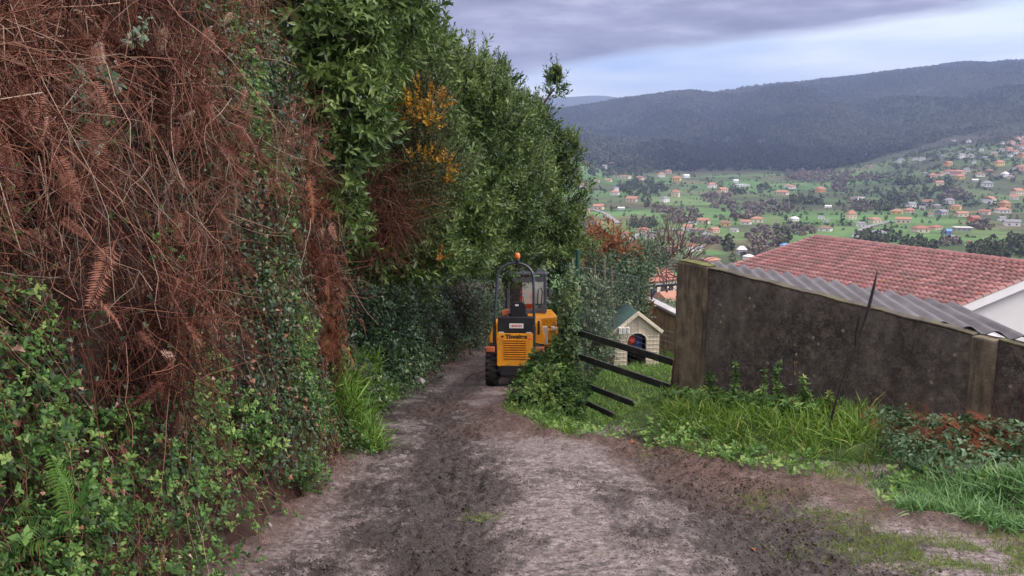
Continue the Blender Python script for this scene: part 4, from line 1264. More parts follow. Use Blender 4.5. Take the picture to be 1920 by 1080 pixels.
# ivy-covered gate post and the bush at its foot
ip = thing('gate_post', 'old wooden gate post swathed in ivy at the hinge end of the gate', 'post', pt(1074, 770, 13.2))
i0 = np.array(ip.location)
MB().box((0, 0, .35), (.12, .12, 1.9)).build('post', M['wood'], ip, bevel=.01)
IL = [(c - i0, r) for c, r in px_lumps([(1072, 560, 13.2, 17, 60), (1070, 640, 13.2, 20, 62), (1078, 690, 13.2, 18, 40), (1060, 600, 13.2, 14, 40)])]
def leafy(lumps, n_m2, smin, smax, mat, tint0, name, parent, seed, tm=IVY, hue=.3):
    parts = []
    for li, (c, r) in enumerate(lumps):
        area = 4 * math.pi * (r[0] * r[1] * r[2]) ** (2 / 3) * 1.15
        n = int(area * n_m2)
        P, d, k = ellipsoid_points(c, r, n, .35, seed + li)
        D = d * .8 + rng.normal(size=(n, 3)) * .5 + np.array([0, 0, .4])
        U = DOWN + d * .4 + rng.normal(size=(n, 3)) * .5
        t = np.clip(tint0 + hue * fbm(P[:, 0] * 2.5, P[:, 1] * 2.5, P[:, 2] * 2.5, seed=seed, octv=3) + rng.normal(size=n) * .16, 0, 1)
        parts.append(scatter(tm, P, D, rng.uniform(smin, smax, n), U=U, tint=t, jit=.05))
    return emit(name, mat, parts, parent=parent)
leafy(IL, 800, .035, .065, M['ivy'], .72, 'ivy', ip, 220)
bu = thing('ivy_bush', 'rounded green bush of ivy and herbs at the lane edge beside the digger', 'bush', pt(1010, 790, 12.7))
b0 = np.array(bu.location)
BLm = [(c - b0, r) for c, r in px_lumps([(1018, 712, 13.2, 40, 50), (1056, 670, 13.4, 24, 55), (1000, 745, 12.9, 44, 42), (1050, 735, 12.9, 48, 52), (972, 765, 12.8, 18, 22), (1040, 770, 12.6, 45, 24)])]
leafy(BLm, 800, .035, .065, M['ivy'], .7, 'ivy', bu, 230)
emit('herbs', M['herb'], crown([(c + np.array([0, -.05, -.02]), r * 1.02) for c, r in BLm], HERB, 420, .10, up=.7, seed=235, tint0=.55, hue=.6), parent=bu)
emit('stem', M['bark'], crown([(c, r * .7) for c, r in BLm], STR, 25, .5, seed=238), parent=bu)

# shrubs in the garden behind the fence
def shrub(label, lumps_px, mat, tm, dens, size, base_px, seed, tint0=.5, name='shrub', cat='shrub', group='shrubs behind the wire fence', up=.5, twig=.02):
    base = pt(*base_px)
    t = thing(name, label, cat, base, group=group)
    L0 = [(c - base, r) for c, r in px_lumps(lumps_px)]
    emit('foliage', mat, crown(L0, tm, dens, size, up=up, seed=seed, tint0=tint0), parent=t)
    trunk_mb((0, 0, -.3), [c for c, r in L0], twig).build('stem', M['bark'], t)
    return t
ELA = [sprig(9, .25, .075, .04, 70, 25, 340 + i) for i in range(4)]
shrub('large silvery evergreen shrub behind the fence, left of the playhouse', [(1125, 600, 18.6, 42, 60), (1155, 560, 19.0, 42, 48), (1110, 650, 16.6, 30, 45), (1180, 575, 19.2, 24, 40), (1108, 575, 16.5, 28, 45), (1140, 640, 19, 30, 40)], M['shrub_grey'], ELA, 190, .95, (1125, 690, 18.4), 240, .74)
shrub('dark green shrub behind the grey stakes', [(1165, 515, 19, 50, 36), (1125, 535, 18, 38, 45), (1190, 530, 20, 28, 40)], M['shrub_grey'], ELA, 90, 1.0, (1160, 620, 19), 250, .35)
shrub('leafy green shrub between the grey cab and the green fence post', [(1048, 550, 22.6, 26, 55), (1062, 505, 22.8, 24, 30), (1060, 590, 22.0, 22, 45)], M['ivy'], ELA, 75, 1.1, (1050, 640, 22.6), 260, .6)
shrub('tree with orange autumn leaves beyond the wire fence', [(1120, 470, 36, 26, 30), (1150, 455, 36, 24, 26), (1165, 490, 36, 22, 26), (1135, 500, 36, 26, 20)], M['orange_leaf'], BAY, 15, 2.6, (1140, 560, 36), 270, .5, 'autumn_tree', 'tree', None, twig=.07)
shrub('rounded green shrub right of the orange-leaved tree', [(1200, 478, 45, 32, 24), (1225, 490, 45, 20, 20), (1185, 500, 42, 24, 24)], M['shrub_grey'], BAY, 12, 2.6, (1205, 540, 45), 280, .4, group='shrubs below the garden')
shrub('bare reddish thicket of twigs just left of the concrete wall top', [(1250, 478, 55, 26, 34), (1236, 490, 55, 20, 26), (1275, 490, 55, 24, 30)], M['bare_twig'], [strand(70 + i, .02, 5, .3) for i in range(4)], 9, 2.0, (1250, 540, 55), 290, .5, 'bare_thicket', 'shrub', None, twig=.05)
shrub('bushy olive shrub against the left end of the garden wall', [(1200, 585, 19.5, 16, 36), (1195, 620, 19.5, 16, 30)], M['orange_leaf'], ELA, 70, .8, (1198, 650, 19.5), 300, .15, group='shrubs behind the wire fence')
shrub('dark shrub in the garden behind the playhouse', [(1108, 690, 14.9, 24, 26), (1128, 665, 18.6, 18, 30)], M['ivy'], ELA, 90, .8, (1125, 705, 15.5), 310, .4, group='shrubs behind the wire fence')
# scrub on the slope below the gardens, and straw-coloured grass
dp = []
n = 9000
u_ = rng.uniform(-.02, .30, n); y = np.exp(rng.uniform(math.log(24), math.log(120), n)); x = u_ * y
z = np.where(y < 31, ground_near(x, y), terrain(x, y))
g_ = fbm(x / 6, y / 9, seed=99)
tt = np.clip(.5 + .5 * g_ + .15 * rng.normal(size=n), 0, 1)
emit('slope_scrub', M['shrub_grey'], [scatter(BAY, np.column_stack([x, y, z])[g_ > .0], np.column_stack([rng.normal(size=n) * .4, rng.normal(size=n) * .4, np.ones(n)])[g_ > .0], (rng.uniform(2.0, 4.5, n) * np.interp(y, [24, 60, 120], [.6, 1, 1.6]))[g_ > .0], tint=tt[g_ > .0])],
     'rough green scrub on the hillside below the gardens', 'scrub')
k = (g_ < .1)
grass('slope_grass', np.column_stack([x, y, z])[k], rng.uniform(.4, .9, k.sum()) * np.interp(y[k], [24, 120], [1, 2.2]), M['straw'], 'straw-coloured dead grass on the slope below the lane', .5)

# ------------------------------------------------------------------ playhouse
ph_loc = pt(1193, 694, 17.0); ph_loc[2] = float(gz(ph_loc[0], ph_loc[1])) + .02
ph = thing('playhouse', 'cream plastic children\'s playhouse with green roof and arched doorway on the grass', 'playhouse', ph_loc, (0, 0, R(7)))
Wd, Hd, Ap, Dp = 1.0, .80, 1.19, .95
n_a = 10
arch = [(-.21, 0.02)] + [(-.21 + .02 * 0, .55)] + [(.21 * -math.cos(math.pi * i / n_a), .60 + .17 * math.sin(math.pi * i / n_a)) for i in range(n_a + 1)] + [(.21, .55), (.21, .02)]
mb = MB()
# front wall around the arched opening: left jamb, right jamb, gable over the arch
T_ = .05
fx = lambda p, q, t: (p, t, q)
mb.prism([(-Wd / 2, 0), (-.21, 0), (-.21, .60), (-Wd / 2, .60)], fx, 0, T_)
mb.prism([(.21, 0), (Wd / 2, 0), (Wd / 2, .60), (.21, .60)], fx, 0, T_)
top_l = [(-Wd / 2, .60)] + [(.21 * -math.cos(math.pi * i / n_a), .60 + .17 * math.sin(math.pi * i / n_a)) for i in range(n_a + 1)] + [(Wd / 2, .60), (Wd / 2, Hd), (0, Ap), (-Wd / 2, Hd)]
for i in range(n_a):   # strips over the arch keep every face convex
    a0 = (.21 * -math.cos(math.pi * i / n_a), .60 + .17 * math.sin(math.pi * i / n_a)); a1 = (.21 * -math.cos(math.pi * (i + 1) / n_a), .60 + .17 * math.sin(math.pi * (i + 1) / n_a))
    yt = lambda p: Ap - (Ap - Hd) * abs(p) / (Wd / 2)
    mb.prism([a0, a1, (a1[0], yt(a1[0])), (a0[0], yt(a0[0]))], fx, 0, T_)
for s_ in (-1, 1):
    mb.prism([(s_ * .21, .60), (s_ * Wd / 2, .60), (s_ * Wd / 2, Hd), (s_ * .21, Ap - (Ap - Hd) * .42)], fx, 0, T_)
    mb.box((s_ * (Wd / 2 - .025), Dp / 2 + .025, Hd / 2), (.05, Dp - .06, Hd))
mb.prism([(-Wd / 2, 0), (Wd / 2, 0), (Wd / 2, Hd), (0, Ap), (-Wd / 2, Hd)], fx, Dp, Dp + .05)
mb.build('wall', M['cream'], ph)
for s_ in (-1, 1):     # moulded boards
    mb = MB()
    for k_ in range(8): mb.box((s_ * .36, -.004, .07 + k_ * .09), (.26, .012, .012))
    mb.build('board_moulding', M['creamtrim'], ph)
for s_ in (-1, 1):
    mb = MB()
    L_ = math.hypot(Wd / 2 + .06, (Ap - Hd) * 1.12)
    rot = Matrix.Rotation(s_ * math.atan2(Ap - Hd, Wd / 2), 3, 'Y')
    mb.box((s_ * (Wd / 4 + .02), Dp / 2, (Ap + Hd) / 2 + .02), (L_, Dp + .1, .035), rot)
    mb.build('roof', M['rooftoy'], ph, bevel=.008)
    mb = MB(); mb.box((s_ * (Wd / 4 + .02), -.055, (Ap + Hd) / 2 + .015), (L_, .05, .07), rot)
    mb.build('gable_trim', M['creamtrim'], ph, bevel=.006)
mb = MB()
for i in range(n_a):
    a0 = math.pi * i / n_a; a1 = math.pi * (i + 1) / n_a
    mb.prism([(-.21 * math.cos(a0), .6 + .17 * math.sin(a0)), (-.235 * math.cos(a0), .6 + .195 * math.sin(a0)), (-.235 * math.cos(a1), .6 + .195 * math.sin(a1)), (-.21 * math.cos(a1), .6 + .17 * math.sin(a1))], fx, -.015, 0)
mb.build('door_trim', M['creamtrim'], ph)
MB().box((0, Dp - .02, .4), (.9, .02, .78)).box((0, .5, .03), (.88, .9, .03)).build('dark_inside_sheet', M['black'], ph)  # black sheets colour the inside dark behind the doorway
mb = MB()
for i in range(3): mb.box((-.42 + i * .085, -.12, .86 - .0 * i), (.075, .10, .15))
mb.build('window_box', M['white'], ph, bevel=.015)
# toys inside the doorway
def at_ph(x, y, z):
    c_, s_ = math.cos(R(7)), math.sin(R(7))
    return (ph_loc[0] + x * c_ - y * s_, ph_loc[1] + x * s_ + y * c_, ph_loc[2] + z)
def blob(name, mat, loc, r, lab, cat):
    mb = MB().lathe([(0, -r), (r * .6, -r * .8), (r * .95, -r * .3), (r, .1 * r), (r * .8, r * .6), (r * .35, r * .95), (0, r)], (0, 0, 0), 'z', 14)
    o = mb.build(name, mat, smooth=True); o.location = loc
    return tag(o, lab, cat)
blob('toy_ball', M['toyred'], at_ph(-.10, .2, .58), .13, 'red toy ball piled in the playhouse doorway', 'toy')
tb = MB().box((.0, 0, .22), (.17, .2, .34)).box((0, -.02, .42), (.20, .24, .06)).box((-.02, -.12, .26), (.10, .04, .08)).build('toy_box', M['toyblue'], bevel=.02)
tb.location = at_ph(.09, .30, .24); tag(tb, 'blue plastic toy box standing inside the playhouse', 'toy')

# garden wall with coping
gw = thing('garden_wall', 'ochre rough block garden wall with pale coping, behind the playhouse', 'wall', (0, 0, 0))
A = pt(1208, 562, 21.5); B = pt(1300, 584, 18.2); B[2] = A[2] - .02
d_ = unit(B - A); d_[2] = 0; d_ = unit(d_); nn_ = np.array([-d_[1], d_[0], 0]) * 1
def gwp(mb, a, c, o0, o1, z0, z1):
    A_, B_ = np.array(a), np.array(c)
    vs = [A_ + nn_ * o0, B_ + nn_ * o0, B_ + nn_ * o1, A_ + nn_ * o1]
    mb.add([(p[0], p[1], z) for z in (z0, z1) for p in vs], [(3, 2, 1, 0), (4, 5, 6, 7), (0, 1, 5, 4), (1, 2, 6, 5), (2, 3, 7, 6), (3, 0, 4, 7)])
    return mb
A2 = A + d_ * .02; B2 = B + d_ * 3
gwp(MB(), A2, B2, 0, .16, A[2] - 2.2, A[2] - .002).build('wall', M['blockwall'], gw)
gwp(MB(), A, B2, -.05, .21, A[2], A[2] + .07).build('coping', M['copgrey'], gw, bevel=.01)
gwp(MB(), A - d_ * .18, A - d_ * .002, -.02, .18, A[2] - 2.2, A[2] + .32).build('pillar', M['pilaster'], gw, bevel=.01)
br_ = A + d_ * .35 + nn_ * .08
mb = MB()
e = pt(1275, 533, 19.2)
st = np.array([A[0], A[1], A[2] + .34]) - d_ * .1
mb.tube([st, (st + e) / 2, e], .035, 6)
mb.tube([br_ + [0, 0, .06], br_ + [0, 0, .36]], .03, 6)
mb.tube([br_ + [0, 0, .10], br_ + d_ * .28 + [0, 0, .37]], .025, 6)
tag(mb.build('metal_bracket', M['darkmetal']), 'dark blue steel rail on a bracket standing over the garden wall coping', 'bracket')
MB()

# ------------------------------------------------------------------ dead stalks and weeds at the wall
def stalk(label, pts_, rad, group=None):
    P = [pt(*p) for p in pts_]
    o = P[0].copy()
    mb = MB().tube([p - o for p in P], rad, 7)
    q = mb.build('dead_stalk', M['stalk'], smooth=True); q.location = tuple(o)
    return tag(q, label, 'stalk', group)
stalk('tall dark broken stalk leaning in front of the concrete wall, standing above the tile roof', [(1551, 830, 7.9), (1560, 780, 7.85), (1572, 735, 7.85), (1592, 680, 7.8), (1612, 630, 7.8), (1628, 580, 7.8), (1638, 540, 7.8), (1645, 508, 7.8)], [.014, .014, .010, .007, .010, .017, .015, .006], 'dead stalks at the wall')
stalk('short dark stalk beside the tall broken one, ending at the wall top', [(1603, 660, 7.85), (1605, 625, 7.85), (1609, 605, 7.82), (1614, 575, 7.82)], [.006, .010, .013, .004], 'dead stalks at the wall')
def weed(label, px, py, Y, hpx, mat, tm, size, nl, dry=False, lean=0.0, group='weeds along the foot of the concrete wall'):
    b_ = pt(px, py, Y); b_[2] = float(gz(b_[0], b_[1]))
    top_ = pt(px + lean, py - hpx, Y)
    t = thing('weed', label, 'weed', b_, group=group)
    hh = top_ - b_
    pts_ = [np.zeros(3), hh * .35 + rng.normal(size=3) * .015, hh * .7 + rng.normal(size=3) * .02, hh]
    MB().tube(pts_, [.005, .0045, .0035, .002], 5).build('stem', M['stalk'] if dry else M['bark'], t)
    s_ = np.linspace(.12, 1, nl)
    P = np.array([np.array([np.interp(k_, [0, .35, .7, 1], [q[a_] for q in pts_]) for a_ in range(3)]) for k_ in s_])
    v, q, ti = scatter(tm, P, np.column_stack([rng.normal(size=nl) * .5, rng.normal(size=nl) * .5, np.ones(nl)]), size * (1.1 - .55 * s_) * rng.uniform(.8, 1.2, nl), tint=np.clip(.5 + .2 * rng.normal(size=nl), 0, 1))
    np_mesh('leaves', v, q, mat=mat, parent=t, attrs={'tint': ti})
NET = [sprig(8, .35, 1.0, .36, 80, 45, 360 + i) for i in range(4)]
weed('broad green nettle clump against the pale pilaster', 1330, 770, 9.9, 70, M['herb'], NET, .10, 20)
weed('tall green nettle rising right of the pale pilaster', 1378, 775, 9.4, 95, M['herb'], NET, .085, 24)
weed('thin drooping weed between the two tall nettles', 1420, 780, 9.2, 85, M['herb'], NET, .10, 8, lean=14)
weed('tall green nettle left of the dried seed-head', 1462, 785, 8.9, 105, M['herb'], NET, .085, 24)
weed('spreading nettle to the right of the dried seed-head', 1505, 790, 8.6, 80, M['herb'], NET, .10, 20)
weed('pale yellowing weed at the foot of the dead stalk', 1555, 800, 8.3, 60, M['moss'], NET, .12, 9)
weed('dried brown seed-head on a thin stem in front of the wall', 1480, 790, 8.8, 155, M['straw'], [sprig(5, .5, .5, .12, 40, 15, 370 + i) for i in range(2)], .10, 9, dry=True, lean=16)
n = 420
x = rng.uniform(2.4, 4.0, n); ty = rng.uniform(.15, 2.9, n)
P = np.array([[*wall_xy(t, -rng.uniform(.08, .8)), 0] for t in ty]); P[:, 2] = gz(P[:, 0], P[:, 1]) + rng.uniform(.03, .22, n)
emit('wall_herbs', M['herb'], [scatter(NET, P, np.column_stack([rng.normal(size=n) * .4, rng.normal(size=n) * .4, np.ones(n)]), rng.uniform(.04, .09, n), tint=np.clip(.55 + .22 * rng.normal(size=n), 0, 1))], 'low green herbs mixed into the grass along the wall', 'herbs')

# bramble tangle and dead ferns by the second pilaster
def at_ground(px, py, off=0.0):
    for Yd in np.linspace(3, 16, 900):
        q = pt(px, py, Yd)
        if q[2] <= gz(q[0], q[1]): break
    q[2] += off
    return q
bp = thing('bramble_patch', 'low dark bramble tangle between the grass and the second pilaster', 'bramble', at_ground(1760, 870))
b0 = np.array(bp.location)
BR = [(c - b0, r) for c, r in px_lumps([(1720, 812, 7.4, 60, 34), (1785, 824, 7.1, 64, 40), (1850, 832, 6.8, 66, 44), (1680, 790, 7.8, 50, 24), (1915, 838, 6.6, 66, 46), (1735, 850, 6.8, 60, 34), (1800, 868, 6.5, 60, 30), (1970, 850, 6.3, 70, 50), (1640, 785, 8.0, 30, 18), (1690, 840, 7.2, 40, 24), (1870, 880, 6.3, 60, 30)])]
emit('leaves', M['bramble'], crown(BR, BRL, 420, .045, up=.3, seed=320, tint0=.42, hue=.6), parent=bp)
emit('stem', M['bracken'], crown(BR, STR, 110, .35, up=.1, seed=325, tint0=.4), parent=bp)
def fern_clump(label, px, py, Y, n, L, group='dead ferns at the foot of the wall'):
    b_ = pt(px, py, Y)
    frond_thing('dead_fern', label, 0, 0, 0, L, (0, -.1, .8), M['fern_red'], n=n, spread=.85, group=group, base=b_)
fern_clump('rusty dead fern clump in front of the second pilaster, the largest', 1800, 812, 7.0, 70, .19)
fern_clump('rusty dead fern clump low at the right, under the arching frond', 1880, 840, 6.6, 56, .17)
fern_clump('small rusty dead fern flattened among the brambles left of the pilaster', 1690, 788, 7.7, 16, .17)
a = pt(1940, 835, 6.6)
frond_thing('dead_fern_frond', 'tall dry fern frond arching against the wall right of the second pilaster', 0, 0, 0, .6, (-.25, .1, 1), M['fern_red'], n=2, spread=.12, base=a, group='dead ferns at the foot of the wall')
# fallen leaves, stones
def leafobj(label, px, py, s=.05):
    q = at_ground(px, py, .012)
    v = ivyleaf(int(px))[0] * s; qd = ivyleaf(int(px))[1]
    o = np_mesh('fallen_leaf', v, qd, mat=M['hivis'] if False else M['fern_red'], attrs={'tint': np.full(len(v), .9)})
    o.location = tuple(q); o.rotation_euler = (R(25), R(10), px)
    tag(o, label, 'leaf', 'fallen leaves')
leafobj('orange fallen leaf lying below the lower end of the gate', 1188, 830, .09)
leafobj('orange fallen leaf at the foot of the ivy-covered post', 1060, 752, .09)
leafobj('brown fallen leaf at the edge of the tall grass, right foreground', 1662, 955, .08)
leafobj('pale brown fallen leaf on the mud at the bottom right', 1415, 1032, .05)
def stone(label, px, py, s, off=0):
    q = at_ground(px, py, s * .2)
    v, f = lump(int(px) + 7)
    mb = MB(); mb.add(v[:8] * s * .7, [tuple(k_) for k_ in f]); o = mb.build('stone', M['stone'], bevel=s * .12)
    o.location = tuple(q); o.rotation_euler = (.1, .1, px)
    tag(o, label, 'stone', 'stones along the lane')
stone('pale flat stone at the foot of the hedge beyond the bright grass', 785, 715, .16)
stone('pale stone in the earth under the left bank, nearest the ivy overhang', 590, 905, .05)
stone('small stone at the mouth of the bare earth under the left bank', 505, 985, .035)
stone('small pale stone on the track edge near the bright grass', 655, 800, .05)
# ------------------------------------------------------------------ site dumper (seen from behind)
DY = 16.4
dx_ = float(pt(965, 728, DY)[0])
du = thing('site_dumper', 'orange-yellow site dumper with roll bar and amber beacon, seen from behind on the lane', 'dumper', (dx_, DY, float(gz(dx_, DY)) - .01), (R(-7), 0, R(-2)))
fz = lambda y0: (lambda p, q, t: (p, t + y0, q))
def rrect(w, h, r, cx=0, cz=0, n=5):
    o = []
    for (sx_, sz_, a0) in ((1, 1, 0), (-1, 1, 90), (-1, -1, 180), (1, -1, 270)):
        for i in range(n + 1):
            a = R(a0 + 90 * i / n)
            o.append((cx + sx_ * (w / 2 - r) + r * math.cos(a), cz + sz_ * (h / 2 - r) + r * math.sin(a)))
    return o
MB().box((0, 1.0, .36), (.62, 2.0, .24)).box((0, .35, .40), (.8, .5, .10)).box((0, .06, .38), (.72, .10, .16)).build('chassis', M['black'], du, bevel=.02)
hood = MB().prism(rrect(.76, .70, .035, 0, .79), fz(0), 0, .95).build('engine_cover', M['yellow'], du, bevel=.012)
mb = MB(); mc = MB()
for k_ in range(9):
    z = .60 + k_ * .048
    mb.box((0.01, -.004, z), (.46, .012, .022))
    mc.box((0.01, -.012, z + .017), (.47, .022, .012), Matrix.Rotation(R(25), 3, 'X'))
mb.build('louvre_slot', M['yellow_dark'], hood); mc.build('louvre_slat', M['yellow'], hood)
def text(name, s, size, mat, parent, loc, rot=(R(90), 0, 0), ext=.002, bold=.0):
    cu = bpy.data.curves.new(name, 'FONT'); cu.body = s; cu.size = size; cu.extrude = ext; cu.align_x = 'CENTER'; cu.offset = bold
    o = bpy.data.objects.new(name, cu); COL.objects.link(o)
    dg = bpy.context.evaluated_depsgraph_get()
    me = bpy.data.meshes.new_from_object(o.evaluated_get(dg))
    bpy.data.objects.remove(o)
    q = link(name, me, mat, parent); q.location = loc; q.rotation_euler = rot
    return q
text('lettering', 'Thwaites', .125, M['blackprint'], hood, (.03, -.006, 1.035), bold=.004)
MB().prism([(.04 * math.cos(R(90 + 36 * i)) * (1 if i % 2 == 0 else .42) - .265, 1.075 + .04 * math.sin(R(90 + 36 * i)) * (1 if i % 2 == 0 else .42)) for i in range(10)], fz(0), -.006, 0).build('star_mark', M['blackprint'], hood)
for s_ in (-1, 1): MB().box((s_ * .31, -.004, 1.035), (.09, .008, .03)).build('reflector', M['hivis'], hood)
MB().prism(rrect(.74, .33, .03, 0, 1.315), fz(0), .03, .5).build('rear_panel', M['black'], du, bevel=.012)
pl = MB().prism(rrect(.30, .10, .012, .03, 1.30), fz(0), .014, .03).build('number_plate', M['white'], du)
# the characters on the plate cannot be read: red strokes of the same size
mb = MB()
for i, (w_, h_) in enumerate([(.012, .03), (.018, .045), (.02, .045), (.016, .045), (.02, .045), (.01, .045), (.02, .04), (.02, .04)]):
    mb.box((-.085 + i * .031, .012, 1.30), (w_, .004, h_))
mb.build('plate_print', M['redprint'], pl)
for s_ in (-1, 1): MB().box((s_ * .29, .02, 1.16), (.11, .02, .02)).build('latch', M['white'], du)
MB().prism(rrect(.34, .36, .12, .06, 1.62), fz(0), .34, .43).box((.06, .55, 1.50), (.40, .36, .08)).box((.06, .5, 1.44), (.2, .2, .12)).build('seat', M['black'], du, bevel=.02)
MB().box((.03, .335, 1.72), (.075, .008, .04)).build('seat_label', M['white'], du)
hp = [(-.44, .18, .95), (-.44, .18, 1.45), (-.415, .2, 1.9), (-.385, .23, 2.3)]
hp += [(-.385 + .385 * (1 - math.cos(R(a))), .24, 2.3 + .33 * math.sin(R(a))) for a in range(15, 180, 15)]
hp += [(.385, .23, 2.3), (.395, .2, 1.9), (.40, .18, 1.45), (.40, .18, .95)]
MB().tube(hp, .03, 10).build('roll_bar', M['rops'], du, smooth=True)
for x_ in (-.44, .40): MB().box((x_, .18, 1.05), (.075, .09, .5)).build('roll_bar_mount', M['rops'], du, bevel=.01)
bc = MB().lathe([(0, .02), (.045, .02), (.055, .0), (.055, -.05), (0, -.05)], (.04, .24, 2.70)).build('beacon', M['black'], du)
MB().lathe([(0, .15), (.035, .145), (.055, .11), (.058, .04), (.05, .02), (0, .02)], (.04, .24, 2.70), seg=16).build('amber_lens', M['amber'], bc, smooth=True)
MB().tube([(.0, 1.05, 1.35), (.0, 1.0, 1.75)], .025, 8).tube([(.17 * math.cos(R(a)), .98 + .05 * math.sin(R(a)), 1.78 + .15 * math.sin(R(a))) for a in range(0, 361, 20)], .014, 6).build('steering_wheel', M['black'], du)
MB().box((-.22, .5, 1.55), (.16, .2, .12), Matrix.Rotation(R(-15), 3, 'Y')).build('control_lever', M['taillight'], du, bevel=.02)
MB().prism([(-.62, .25), (.62, .25), (.66, .55), (.55, .95), (-.55, .95), (-.66, .55)], lambda p, q, t: (p, t, q + .30), 1.75, 2.75).build('skip', M['yellow'], du, bevel=.03)
def wheel(x, y, side):
    r, w_ = .37, .27
    t_ = MB().lathe([(.19, -w_ / 2), (.30, -w_ / 2 * 1.02), (.355, -w_ / 2 * .8), (r, -w_ / 2 * .5), (r, w_ / 2 * .5), (.355, w_ / 2 * .8), (.30, w_ / 2 * 1.02), (.19, w_ / 2)], (x, y, r), 'x', 28)
    for i in range(18):
        a = 2 * math.pi * i / 18
        for s_ in (-1, 1):
            c_ = (x + s_ * w_ * .25, y + (r + .004) * math.cos(a + s_ * .09), r + (r + .004) * math.sin(a + s_ * .09))
            t_.box(c_, (w_ * .5, .045, .03), Matrix.Rotation(a + s_ * .09 - math.pi / 2, 3, 'X'))
    o = t_.build('wheel', M['rubber'], du)
    MB().lathe([(0, -.03), (.10, -.03), (.12, -.06), (.19, -.07), (.19, .07), (.12, .06), (.10, .03), (0, .03)], (x + side * .04, y, r), 'x', 20).build('rim', M['yellow'], o, smooth=False)
for yy in (.42, 1.75):
    for s_ in (-1, 1): wheel(s_ * .50, yy, s_)
for s_ in (-1, 1):
    t_ = MB().box((s_ * .525, .0, .80), (.20, .08, .12)).build('tail_light', M['taillight'], du, bevel=.02)
    MB().tube([(s_ * .4, .06, .72), (s_ * .60, .06, .72)], .018, 6).build('bracket', M['black'], t_)
MB().box((.5, .3, 1.24), (.05, .03, .3)).build('hose', M['black'], du, bevel=.01)

# ------------------------------------------------------------------ mini excavator beyond the dumper
EY = 20.2
ex_ = float(pt(1000, 690, EY)[0])
ez_ = float(ground_near(ex_, EY))
exv = thing('mini_excavator', 'orange-yellow mini excavator with grey cab, standing on the lane just beyond the dumper', 'excavator', (ex_, EY, ez_), (R(-3), 0, R(4)))
def EZ(py): return float(pt(1000, py, EY)[2] - ez_)
def EX(px): return float(pt(px, 560, EY)[0] - ex_)
for s_ in (-1, 1):
    tr = MB().prism([(0.0 + 1.0 * math.cos(R(a)) * .22 + (.6 if abs(a) <= 90 else -.6), .23 + .22 * math.sin(R(a))) for a in list(range(-90, 91, 30)) + list(range(91, 270, 30))], lambda p, q, t: (t, p, q), s_ * .62 - .15, s_ * .62 + .15).build('track', M['rubber'], exv, bevel=.02)
    m_ = MB()
    for i in range(14): m_.box((s_ * .62, -.62 + i * .095, .455), (.31, .04, .03))
    m_.build('track_pad', M['rubber'], tr)
MB().box((0, 0, .38), (.9, 1.0, .22)).build('undercarriage', M['black'], exv, bevel=.02)
bodyz0, bodyz1 = EZ(640), EZ(588)
def cwt(mb, r0, x1, y0, y1, z0, z1):
    pts_ = []
    for i in range(13):
        a = R(-180 + 180 * i / 12)
        pts_.append((x1 * math.cos(a), y0 + (y0 - (y1)) * 0 + .42 * math.sin(a)))
    pts_ += [(x1, y1), (-x1, y1)]
    return mb.prism(pts_, lambda p, q, t: (p, q, t), z0, z1)
hx = EX(1044)
cwt(MB(), 0, hx, -.35, .75, bodyz0 - .05, bodyz1 - .30).build('counterweight', M['yellow'], exv, bevel=.05, seg=3)
cwt(MB(), 0, hx * .97, -.32, .75, bodyz1 - .292, bodyz1).build('engine_cover', M['yellow'], exv, bevel=.06, seg=3)
MB().box((EX(1016), -.70, (bodyz0 + bodyz1) / 2 - .10), (.15, .18, .46)).build('warning_label', M['white'], exv, bevel=.02)
MB().box((EX(1032), -.66, bodyz1 - .30), (.10, .14, .09)).build('decal', M['white'], exv, bevel=.01)
cx0, cx1 = EX(950), EX(1026); cz0, cz1 = bodyz1 + .01, EZ(517)
cyb, cyf = -.05, 1.0
mb = MB()
for x_ in (cx0 + .04, cx1 - .04):
    MB().box((x_, cyf - .04, (cz0 + cz1) / 2), (.075, .075, cz1 - cz0)).build('cab_post', M['cabgrey'], exv, bevel=.015)
    mb.box((x_, cyb + .04, (cz0 + cz1) / 2), (.075, .075, cz1 - cz0))
mb.box(((cx0 + cx1) / 2, cyb + .04, cz0 + .05), (cx1 - cx0 - .10, .065, .10)).box(((cx0 + cx1) / 2, cyb + .04, cz1 - .10), (cx1 - cx0 - .10, .065, .14))
mb.box((EX(974), cyb + .05, (cz0 + cz1) / 2), (.05, .06, cz1 - cz0 - .1))
cab = mb.build('cab_frame', M['cabgrey'], exv, bevel=.015)
MB().prism(rrect(cx1 - cx0 + .04, cyf - cyb + .06, .08, (cx0 + cx1) / 2, (cyb + cyf) / 2), lambda p, q, t: (p, q, t), cz1 + .002, cz1 + .07).build('cab_roof', M['cabgrey'], exv, bevel=.015)
MB().box(((EX(976) + cx1) / 2 - .02, cyb + .02, (cz0 + cz1) / 2 + .05), (cx1 - EX(976) - .14, .01, cz1 - cz0 - .38)).build('window', M['glass'], exv)
MB().box((cx1 - .04, (cyb + cyf) / 2, (cz0 + cz1) / 2 + .05), (.01, cyf - cyb - .18, cz1 - cz0 - .30)).build('window', M['glass'], exv)
MB().box((EX(962), cyb + .03, (cz0 + cz1) / 2), (EX(976) - EX(949), .03, cz1 - cz0 - .24)).build('dark_interior_panel', M['black'], exv, bevel=.01)  # black panel stands in for the dark inside of the cab
MB().prism(rrect(.36, .46, .1, EX(990), cz0 + .32), fz(0), .22, .34).box((EX(990), .42, cz0 + .12), (.4, .4, .1)).build('seat', M['hivis'], exv, bevel=.03)
MB().tube([(EX(977), .16, cz0 + .46), (EX(986), .14, cz0 + .44), (EX(991), .14, cz0 + .34)], .035, 8).build('seat_strap', M['black'], exv)
